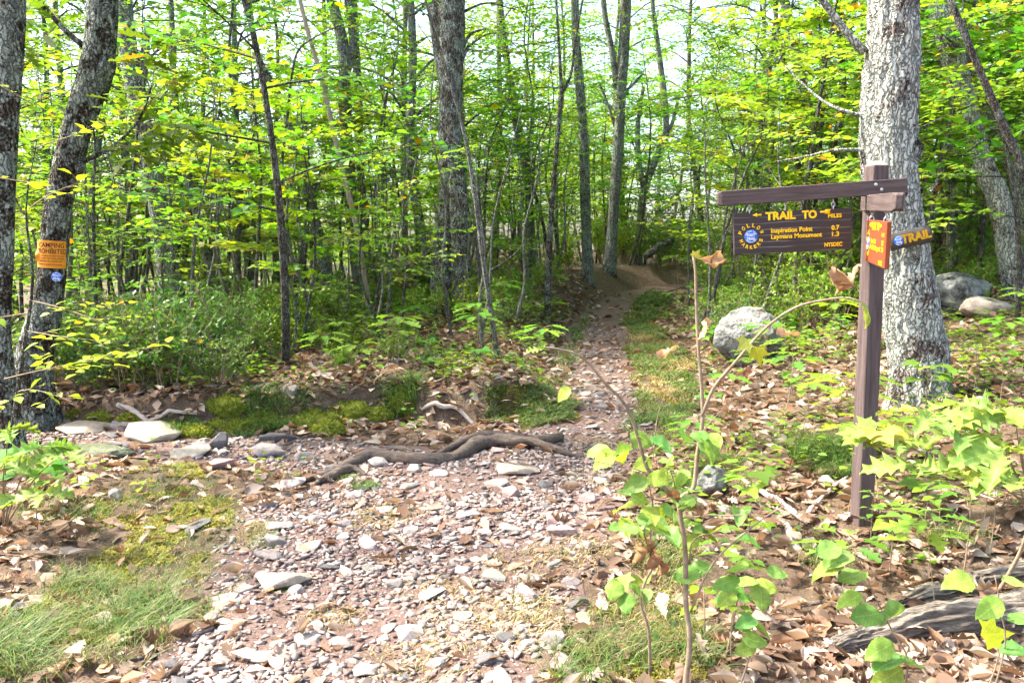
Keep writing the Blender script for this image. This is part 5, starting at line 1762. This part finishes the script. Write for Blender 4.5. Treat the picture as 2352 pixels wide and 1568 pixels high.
while len(bsp) < 110 and tries < 4000:
    tries += 1
    y = 8.4 + 11 * rng.random(); px = (120 + 1260 * rng.random()) if rng.random() < .75 else (1560 + 760 * rng.random())
    x = (px - 1176) / F * y
    if abs(x - tcx(y)) < thw(y) + .5 or not far_enough(x, y, bsp, .3) or (y < 10.5 and px > 1500): continue
    bsp.append((x, y)); k = int(rng.integers(5))
    o = thing("thin_bare_tree", "%s %s bare thin young tree %s" % ("near" if y < 11 else ("mid-distance" if y < 15 else "far-off"), ("crooked", "tall", "short", "tallest", "slanting")[k], zone(x, y)), "tree", (x, y, float(hz(x, y))), 0, "bare stems in the brush", .8 + .5 * rng.random())
    o.rotation_euler = (rng.normal() * .08, rng.normal() * .08, rng.random() * 6.28)
    ob("trunk", BS[k], o)

# seedlings: single stems with a whorl of larger leaves
def seedling_mesh(i, H, kind, ls, nl, pal):
    W, Lf = MB(), MB()
    tip = np.array([.04 * rng.normal(), .04 * rng.normal(), H])
    W.add(*tube(spline([np.array([0, 0, -.03]), tip * .5 + rng.normal(size=3) * .01, tip], 7), np.linspace(.004, .0015, 7), 4, cap=False))
    for j in range(nl):
        a = j * 2.4 + rng.random() * .5; t = 1 - .5 * (j / nl) * rng.random()
        p = tip * t
        pd = np.array([math.cos(a), math.sin(a), .25 + .2 * rng.random()]); e = p + pd * ls * .5
        W.add(*tube(np.array([p, e]), np.array([.0016, .001]), 3, cap=False))
        leaves(Lf, kind, e[None], (pd * np.array([1, 1, .1]) + np.array([0, 0, -.15]))[None], unit(np.array([[0, 0, 1.0]]) + rng.normal(size=(1, 3)) * .2), ls * (.75 + .5 * rng.random()), pick(pal, 1, .15, 0))
    return W.mesh("seedling%d_stem" % i, M_TWIG, True), Lf.mesh("seedling%d_leaves" % i, M_LEAF)


SD = [seedling_mesh(0, .22, 'maple', .095, 7, GREEN_M), seedling_mesh(1, .34, 'maple', .11, 10, GREEN_M), seedling_mesh(2, .30, 'oak', .15, 8, GREEN_M), seedling_mesh(3, .18, 'ovate', .075, 7, GREEN_Y),
      seedling_mesh(4, .42, 'ovate', .085, 12, GREEN_M), seedling_mesh(5, .5, 'oak', .16, 11, GREEN_M)]
SDN = ["knee-low maple seedling", "maple seedling", "oak seedling", "tiny pale-leaved seedling", "ovate-leaved seedling", "bushy oak seedling"]
sdp = []


def put_seed(k, x, y, sc=1.0):
    if y < 5.5: w = "in the foreground leaf litter" if x > .6 else "on the left foreground verge"
    else: w = zone(x, y)
    root = thing("seedling", "%s %s" % (SDN[k], w), "seedling", (x, y, float(hz(x, y))), rng.random() * 6.28, "seedlings of the forest floor", sc)
    ob("stem", SD[k][0], root); ob("foliage", SD[k][1], root)
    sdp.append((x, y))


_y = 3.3 + 12 * rng.random(5000) ** 1.2; _x = (rng.random(5000) * 2 - 1) * (_y * .66)
_td = trail_d(_x, _y)
c = 0
for x, y, d in zip(_x, _y, _td):
    if c >= 190: break
    px = 1176 + F * x / y
    if d < .2 or not far_enough(x, y, sdp, .22) or inpoly(stripR, np.array([x]), np.array([y]))[0] or inpoly(mound, np.array([x]), np.array([y]))[0]: continue
    if y < bank_y(x) + .2 and x < .4 and y > 5.2: continue
    if y < 5.2 and -2.6 < x < .8: continue
    if y < 6.5 and 1500 < px < 1960 and rng.random() < .75: continue
    c += 1
    put_seed(int(rng.integers(6)), x, y, .8 + .5 * rng.random())
for px, py, k, sc in [(590, 800, 2, 1), (1640, 740, 5, 1.2), (1600, 700, 1, 1.5), (1570, 720, 2, 1.4), (1760, 830, 2, 1.1), (1820, 900, 5, 1.0), (1860, 960, 2, 1.1), (1740, 880, 2, 1.0), (1840, 1000, 5, .9), (1700, 900, 4, 1), (1560, 660, 5, 1.6), (1600, 640, 1, 2), (1640, 620, 5, 2),
                      (2020, 1190, 3, 1.2), (2080, 1200, 4, .8), (2120, 1230, 3, 1.3), (2150, 1260, 4, .8), (2060, 1250, 3, 1.1), (2000, 1240, 4, .6), (1740, 1330, 4, .9), (1700, 1345, 3, 1.2), (1710, 1430, 4, .7), (1620, 1480, 3, 1.2), (1680, 1530, 4, .6), (240, 1130, 3, 1.0), (330, 1150, 3, .8), (110, 1180, 1, .7)]:
    g = G(px, py)
    put_seed(k, g[0], g[1], sc)

# ================================================================== FOREGROUND PLANTS, LEAF BY LEAF
def hi_leaf(kind, seed, curl=0.0):
    r = np.random.default_rng(seed)
    if kind == 'oak':
        st = [(0, .012), (.05, .015), (.12, .05), (.20, .17), (.235, .20), (.27, .09), (.33, .10), (.42, .25), (.46, .29), (.50, .13), (.56, .13), (.64, .27), (.68, .31), (.73, .12), (.79, .11), (.86, .17), (.91, .09), (1, 0)]
    elif kind == 'round':
        st = [(0, .01), (.04, .12)] + [(t, .34 * math.sin(math.pi * min(1, t ** .85)) ** .75 + (.03 if i % 2 else 0) * r.random() * 1.5) for i, t in enumerate(np.linspace(.10, .96, 15))] + [(1, 0)]
    elif kind == 'maple':
        return None
    else:
        st = [(t, .03 + .30 * math.sin(math.pi * t ** .8) * (.7 + .5 * r.random())) for t in np.linspace(0, 1, 13)]
    V, Fs = [], []
    for i, (t, w) in enumerate(st):
        sh = .05 if kind == 'oak' and w > .16 else 0
        for u in (-1, -.5, 0, .5, 1):
            x = u * w
            if kind == 'dry':
                tw = .9 * t + seed
                a = u * (1.5 + .8 * math.sin(4 * t + seed * 2))
                X_, Z_ = w * .9 * math.sin(a), .8 * w * (1 - math.cos(a)) + .05 * r.normal()
                V.append((X_ * math.cos(tw) - Z_ * math.sin(tw) + .10 * math.sin(5 * t + seed), t + .05 * math.sin(9 * t + 2 * u) + .03 * r.normal(), X_ * math.sin(tw) + Z_ * math.cos(tw) + .22 * math.sin(3 * t)))
            else:
                z = abs(u) * w * (.32 + .2 * math.sin(seed)) - (.18 + .12 * math.sin(seed * 2.1)) * t * t + .022 * math.sin(13 * t + 3 * abs(u) + seed) + .05 * u * math.sin(4 * t + seed) + curl * x * x
                V.append((x, t + sh * abs(u), z))
    for i in range(len(st) - 1):
        for j in range(4):
            a = i * 5 + j
            Fs.append((a, a + 1, a + 6, a + 5))
    return np.array(V), np.array(Fs)


def leaf_mesh(name, kind, seed, col, mat_, curl=0.0):
    if kind == 'maple':
        v, f = TPL['maple']; mb = MB(); mb.add(v, f, col)
    else:
        v, f = hi_leaf(kind, seed, curl); mb = MB(); mb.add(v, f, col)
    return mb.mesh(name, mat_, True)


def m_veined(name, **kw):
    m = m_leaf(name, **kw)
    t = m.node_tree
    h = [n for n in t.nodes if n.bl_idname == 'ShaderNodeHueSaturation'][0]
    att = [n for n in t.nodes if n.bl_idname == 'ShaderNodeAttribute'][0]
    N = lambda k, **q: _node(t, k, q)
    L = t.links.new
    tc = N("TexCoord"); sx = N("SeparateXYZ"); L(tc.outputs["Object"], sx.inputs[0])
    ab = N("Math", operation='ABSOLUTE'); L(sx.outputs[0], ab.inputs[0])
    ma = N("Math", operation='MULTIPLY_ADD'); ma.inputs[1].default_value = -.8; L(ab.outputs[0], ma.inputs[0]); L(sx.outputs[1], ma.inputs[2])
    mu = N("Math", operation='MULTIPLY'); mu.inputs[1].default_value = 9.0; L(ma.outputs[0], mu.inputs[0])
    fr = N("Math", operation='FRACT'); L(mu.outputs[0], fr.inputs[0])
    r1 = ramp(N, [(0, g3(1.25)), (.10, g3(1.0)), (.92, g3(.9)), (1, g3(1.25))]); L(fr.outputs[0], r1.inputs[0])
    r2 = ramp(N, [(0, g3(1.5)), (.018, g3(1.0))]); L(ab.outputs[0], r2.inputs[0])
    no = N("TexNoise"); no.inputs["Scale"].default_value = 6; no.inputs["Detail"].default_value = 5; L(tc.outputs["Object"], no.inputs["Vector"])
    r3 = ramp(N, [(.3, (.80, .82, .7)), (.7, (1.18, 1.12, 1.2))]); L(no.outputs["Fac"], r3.inputs[0])
    c = att.outputs["Color"]
    for r in (r1, r2, r3):
        mx = N("Mix", data_type='RGBA', blend_type='MULTIPLY'); mx.inputs[0].default_value = 1
        L(c, mx.inputs[6]); L(r.outputs[0], mx.inputs[7]); c = mx.outputs[2]
    L(c, h.inputs["Color"])
    return m


M_LEAFH = m_veined("leaf_foreground", trans=.38, rough=.42, tcol=(1.35, 1.25, .5), spec=.15, hv=.05, vv=.35)
LO = [leaf_mesh("oak_leaf%d" % i, 'oak', i, c, M_LEAFH, cu) for i, (c, cu) in enumerate([((.25, .37, .085), 0), ((.21, .33, .08), 1.2), ((.30, .40, .085), -.8)])]
LR = [leaf_mesh("round_leaf%d" % i, 'round', i + 5, c, M_LEAFH, cu) for i, (c, cu) in enumerate([((.20, .35, .08), 0), ((.16, .31, .08), 1.0), ((.26, .39, .07), -.8), ((.22, .34, .10), 1.8), ((.17, .29, .06), -1.6)])]
LM = [leaf_mesh("maple_leaf%d" % i, 'maple', i, c, M_LEAFH) for i, c in enumerate([(.28, .40, .08), (.40, .42, .09), (.42, .44, .03)])]
LDRY = [leaf_mesh("dry_leaf%d" % i, 'dry', i, c, M_DRY) for i, c in enumerate([(.42, .26, .15), (.50, .33, .20), (.30, .17, .08)])]


def put_leaf(root, me, pos, d, n, size):
    y = Vector(d).normalized(); x = y.cross(Vector(n)).normalized(); z = x.cross(y)
    m = Matrix((x, y, z)).transposed().to_4x4()
    o = bpy.data.objects.new("leaf", me); COL.objects.link(o); o.parent = root
    m = Matrix.Translation(Vector(pos) - root.location) @ m @ Matrix.Scale(size, 4)
    o.matrix_local = m
    return o


def stem_part(root, P, r, name="stem", seg=7, mat_=None):
    P = np.asarray(P, float); n = max(8, len(P) * 5)
    sp = spline(P, n)
    rr = np.interp(np.linspace(0, 1, n), np.linspace(0, 1, len(r)), r)
    mb = MB(); mb.add(*tube(sp - np.array(root.location), rr, seg, lump=.12, seed=3))
    return ob(name, mb.mesh(name, mat_ or M_TWIG, True), root), sp


def up_n(s=.3): return tuple(unit(np.array([0, 0, 1.0]) + rng.normal(size=3) * s + np.array([-.15, -.50, 0])))


# tall bare sapling in the middle foreground
HY = 2.62
hb = GY(1590, HY)
hp = thing("foreground_sapling", "thin nearly leafless young sapling with curled dry leaves, foreground", "sapling", hb)


def A(pts, Yd=HY, dy=0.0):
    n_ = len(pts)
    return np.array([at(x, y, Yd + dy * i / max(1, n_ - 1)) for i, (x, y) in enumerate(pts)])


stem_part(hp, np.vstack([hb - [0, 0, .05], A([(1584, 1480), (1575, 1380), (1573, 1250), (1560, 1150), (1592, 1122), (1602, 1040), (1613, 975), (1612, 900), (1603, 780), (1599, 690), (1597, 620), (1592, 588)])]), [.0105, .0098, .0092, .009, .0085, .0075, .0065, .0058, .005, .004])
stem_part(hp, A([(1612, 955), (1640, 890), (1690, 830), (1760, 752), (1830, 705), (1900, 688), (1945, 684), (1975, 692)], HY, -.15), [.006, .0056, .0052, .0045, .0038, .0028], "branch")
stem_part(hp, A([(1560, 1150), (1512, 1104), (1486, 1072), (1468, 1013), (1450, 958), (1427, 917), (1392, 882), (1340, 822), (1290, 803), (1250, 797)], HY, -.2), [.0075, .0066, .006, .0055, .0048, .0036, .0026], "branch")
stem_part(hp, A([(1427, 917), (1395, 887), (1340, 886), (1310, 890)], HY - .1, 0), [.0025, .002, .0015], "branch")
for pts, r in [([(1561, 1190), (1620, 1184), (1700, 1182), (1800, 1168)], .0025), ([(1566, 1232), (1500, 1240), (1400, 1232)], .002), ([(1584, 1290), (1590, 1245), (1620, 1226), (1660, 1240)], .003), ([(1586, 1405), (1640, 1290), (1740, 1200), (1800, 1162)], .004),
               ([(1553, 1140), (1549, 1110), (1540, 1080)], .003), ([(1605, 1000), (1640, 960), (1668, 932)], .002), ([(1601, 820), (1560, 790), (1500, 758)], .002), ([(1604, 830), (1570, 815), (1535, 806)], .002), ([(1602, 770), (1612, 758), (1624, 748)], .0018),
               ([(1500, 1060), (1510, 960), (1530, 900), (1545, 880)], .002), ([(1553, 1142), (1480, 1085), (1420, 1070), (1345, 1055)], .0022), ([(1560, 1140), (1500, 1145), (1440, 1090), (1380, 1065)], .0025)]:
    stem_part(hp, A(pts, HY, -.08), [r, r * .8, r * .5], "branch", 5)
for px, py, s, k in [(1610, 608, .085, 0), (1624, 745, .075, 1), (1512, 806, .075, 1), (1692, 846, .06, 0), (1785, 775, .08, 1), (1920, 660, .10, 0), (1936, 650, .09, 1), (1660, 990, .06, 2), (1668, 935, .06, 1), (1466, 1262, .085, 2), (1500, 1272, .095, 2), (1484, 1250, .07, 2), (1516, 1300, .075, 2), (1660, 1000, .07, 1), (1590, 1165, .06, 0), (1520, 1148, .07, 2)]:
    d = (rng.normal() * .3, rng.normal() * .2, -1 if py > 1200 else (1 if px > 1900 else rng.normal() * .6))
    if abs(d[2]) < .5: d = (1.0, .2, d[2])
    put_leaf(hp, LDRY[k], at(px, py - (25 if py > 1200 else -12 * np.sign(d[2])), HY - .06), d, (.1, -1, .2), s)
put_leaf(hp, LO[2], at(1250, 800, HY - .2), (-.7, -.2, -.1), up_n(), .06)
put_leaf(hp, LR[2], at(1975, 690, HY - .15), (.4, -.2, -.8), (.6, -.6, .5), .085)
put_leaf(hp, LR[2], at(1310, 890, HY - .1), (-.7, -.2, -.6), up_n(), .06)
put_leaf(hp, LM[2], at(1735, 795, HY - .08), (.2, -.3, -.8), (.2, -1, .3), .07)
put_leaf(hp, LM[1], at(1720, 780, HY - .08), (-.6, -.3, -.5), (.1, -1, .3), .06)
put_leaf(hp, LM[1], at(1594, 592, HY), (.3, -.2, .5), (.1, -1, .3), .035)
for i in range(46):
    px = 1395 + 250 * rng.random(); py = 990 + 230 * rng.random()
    if px > 1590 and py > 1080: continue
    if px + (py - 990) * .2 < 1420: continue
    a = rng.random() * 6.28
    put_leaf(hp, LR[int(rng.integers(5))], at(px, py, HY - .15 + .3 * rng.random()), (math.cos(a), math.sin(a) * .7 - .1, -.2 + .3 * rng.normal()), up_n(.45), .055 + .04 * rng.random())
for px, py in [(1520, 1210), (1650, 1215), (1600, 1225), (1615, 1240), (1690, 1235), (1700, 1170), (1760, 1200), (1640, 1300), (1700, 1330), (1745, 1345), (1690, 1360), (1760, 1310), (1720, 1300), (1480, 1210), (1430, 1190), (1455, 1160), (1420, 1330), (1440, 1360), (1610, 1310)]:
    a = rng.random() * 6.28
    put_leaf(hp, LR[int(rng.integers(5))], at(px, py, HY + .02 * rng.normal()), (math.cos(a), math.sin(a) * .6, -.2), up_n(.35), .075 + .03 * rng.random())

# second thin stem left of it
sb = GY(1515, 2.85)
s2 = thing("foreground_sapling", "short thin dark stem left of the tall foreground sapling", "sapling", sb)
stem_part(s2, np.vstack([sb - [0, 0, .05], A([(1490, 1450), (1472, 1385), (1482, 1335), (1500, 1295), (1494, 1230), (1498, 1150), (1470, 1060), (1440, 1030)], 2.80)]), [.007, .006, .005, .004, .003, .002])
for px, py in [(1440, 1345), (1425, 1320), (1465, 1350), (1490, 1340), (1510, 1170), (1480, 1180), (1455, 1205), (1500, 1165), (1430, 1040), (1400, 1030)]:
    a = rng.random() * 6.28
    put_leaf(s2, (LR + LM[:1])[int(rng.integers(6))], at(px, py, 2.8), (math.cos(a), math.sin(a) * .6, -.25), up_n(.35), .075 + .03 * rng.random())

# oak sapling at the right
ob_ = GY(2330, 3.5)
ok_ = thing("oak_sapling", "young oak sapling with large pale lobed leaves at the right edge", "sapling", ob_)
nodes = [((2140, 945), 3.2, LO, .20, 6), ((2275, 940), 3.15, LO, .19, 6), ((2105, 1065), 3.1, LO, .18, 5), ((2210, 1075), 3.05, LO, .20, 6), ((2310, 1030), 3.0, LO, .20, 6), ((2340, 1100), 2.95, LO, .20, 5), ((2020, 985), 3.25, LM[:2], .12, 9), ((1975, 1000), 3.3, LM[:2], .10, 7), ((2060, 1010), 3.2, LM[:1] + LO[:1], .13, 6), ((2330, 950), 3.1, LO, .19, 5), ((2200, 990), 3.15, LO, .19, 5)]
hub = at(2360, 1140, 3.3)
stem_part(ok_, np.vstack([ob_ - [0, 0, .05], at(2350, 1250, 3.4), hub, at(2340, 1000, 3.2)]), [.010, .008, .006, .003])
for (px, py), Yd, pool, s, m in nodes:
    q = at(px, py, Yd)
    h0 = hub + rng.normal(size=3) * .02
    stem_part(ok_, [h0, (h0 + q) / 2 + [0, 0, -.03], q], [.004, .003, .002], "branch", 5)
    a0 = rng.random() * 6.28
    for j in range(m):
        a = a0 + j * 6.28 / m + rng.normal() * .2
        d = np.array([math.cos(a), math.sin(a), -.12 + .15 * rng.normal()])
        put_leaf(ok_, pool[int(rng.integers(len(pool)))], q + d * .015, d, up_n(.26), s * (.70 + .45 * rng.random()))

# ovate-leaved plants at the bottom right
def leafy(name, label, base_px, Yd, pts, lv, pool, size, r=.004):
    b = GY(base_px, Yd)
    root = thing(name, label, "plant", b)
    stem_part(root, np.vstack([b - [0, 0, .03], A(pts, Yd)]), [r, r * .8, r * .6, r * .4])
    for px, py, k in lv:
        i = int(np.argmin([abs(py - q[1]) for q in pts])); sx = pts[i][0]
        d = np.array([math.copysign(1, px - sx + .01), .1 * rng.normal() - .25, -.15 + .2 * rng.normal()])
        s = size * (.85 + .35 * rng.random())
        c_ = at(px, py, Yd - .02)
        put_leaf(root, pool[k % len(pool)], c_ - unit(d) * s * .5, d, up_n(.35) if k < 3 else (.1, -.8, .6), s)
    return root


leafy("leafy_plant", "upright plant with oval bright leaves in front of the rotten logs", 2110, 2.42, [(2085, 1530), (2050, 1450), (2010, 1370), (1985, 1310), (1965, 1265)],
      [(1902, 1262, 0), (1925, 1285, 1), (1898, 1305, 2), (1958, 1322, 0), (1950, 1375, 2), (2045, 1412, 1), (1990, 1412, 0), (2020, 1492, 2), (2098, 1522, 0), (2040, 1520, 1), (2040, 1556, 2)], LR, .10)
leafy("leafy_plant", "broad-leaved plant with a yellow-green leaf at the right bottom corner", 2315, 2.35, [(2305, 1500), (2298, 1400), (2285, 1320)],
      [(2205, 1334, 2), (2275, 1396, 2), (2345, 1340, 0), (2340, 1500, 1), (2360, 1420, 0)], LR, .10)
leafy("leafy_plant", "plant with one large yellow maple leaf over the rotten log", 2300, 2.45, [(2296, 1500), (2292, 1440)], [(2292, 1455, 3)], [LM[2]], .115)
leafy("leafy_plant", "small upright plant of round leaves below the tall sapling's right side", 1730, 2.75, [(1728, 1480), (1728, 1430)], [(1715, 1430, 1), (1748, 1445, 1), (1735, 1470, 0), (1712, 1490, 0)], LR, .085)
leafy("leafy_plant", "pale-leaved low plant right of the tall sapling", 1690, 2.9, [(1690, 1400), (1695, 1345)], [(1660, 1340, 2), (1720, 1335, 0), (1745, 1350, 2), (1700, 1365, 0), (1670, 1370, 1), (1760, 1345, 2)], LR, .09)

# oak sprig at the left edge
lb_ = GY(-40, 4.3)
lo_ = thing("oak_sprig", "dark oak sprig with broad lobed leaves at the left edge", "sapling", lb_)
for px, py, Yd in [(20, 985, 4.1), (95, 1025, 4.0), (40, 1140, 3.9), (10, 1060, 4.0), (150, 1035, 4.05), (100, 1130, 3.9)]:
    q = at(px, py, Yd)
    stem_part(lo_, [lb_ - [0, 0, .02], (lb_ + q) / 2 + [0, 0, .05], q], [.006, .004, .002], "branch", 5)
    for j in range(5):
        a = rng.random() * 6.28; d = np.array([math.cos(a), math.sin(a), -.1])
        put_leaf(lo_, LO[int(rng.integers(2))], q, d, up_n(.25), .13 + .06 * rng.random())

# branch of yellow-green leaves reaching in front of the camping tree
W, Lf = MB(), MB()
cb0 = GY(-30, 5.5)
cr = thing("arching_sapling", "sapling with yellow-green leaves arching in front of the camping tree", "sapling", cb0)
st, sp = stem_part(cr, np.vstack([cb0 - [0, 0, .05], A([(25, 1000), (55, 800), (75, 640), (60, 480), (85, 320)], 5.5)]), [.018, .016, .013, .010, .006, .003], "trunk", 8, M_BARKS)
for (x, y, dx_, dy_, dz_, L) in [(10, 870, 1, -.2, .35, 1.25), (70, 690, 1, -.4, -.05, .9), (60, 760, .8, -.5, .1, .9), (66, 480, .7, -.4, .35, .6), (70, 420, -.6, -.5, .2, .7), (80, 340, .6, .3, .4, .6), (40, 900, .6, -.6, .1, .7), (60, 720, -.7, -.5, .1, .8), (75, 240, -.5, -.4, .4, .6)]:
    spray(W, Lf, at(x, y, 5.5) - cb0, np.array([dx_, dy_, dz_]), L, .085, 'ovate', GREEN_Y, .005, dens=.9, odd=.06)
ob("branches", W.mesh("arching_twigs", M_TWIG, True), cr)["kind"] = "stuff"
ob("foliage", Lf.mesh("arching_leaves", M_LEAF), cr)

# ------------------------------------------------------------------ tell look-alikes with the same words apart by their order from the left
_by = {}
for o in list(bpy.data.objects):
    if o.parent is None and o.get("group") in ("understory saplings", "bushes of the undergrowth", "trees of the woods behind the trail fork", "seedlings of the forest floor", "bare stems in the brush"):
        _by.setdefault((o["group"], o["label"]), []).append(o)
_nth = ["leftmost", "second", "third", "fourth", "fifth", "sixth", "seventh", "eighth", "ninth", "tenth", "eleventh", "twelfth", "thirteenth", "fourteenth", "fifteenth", "sixteenth", "seventeenth", "eighteenth", "nineteenth", "twentieth"]
_ord = {n: ["leftmost"] + [_nth[i] + " from left" for i in range(1, n - 1)] + ["rightmost"] for n in range(2, 21)}
for (g_, lb), os_ in _by.items():
    if len(os_) in _ord:
        os_.sort(key=lambda o: o.location.x / max(o.location.y, .1))
        for o, w in zip(os_, _ord[len(os_)]):
            o["label"] = lb + ", " + w
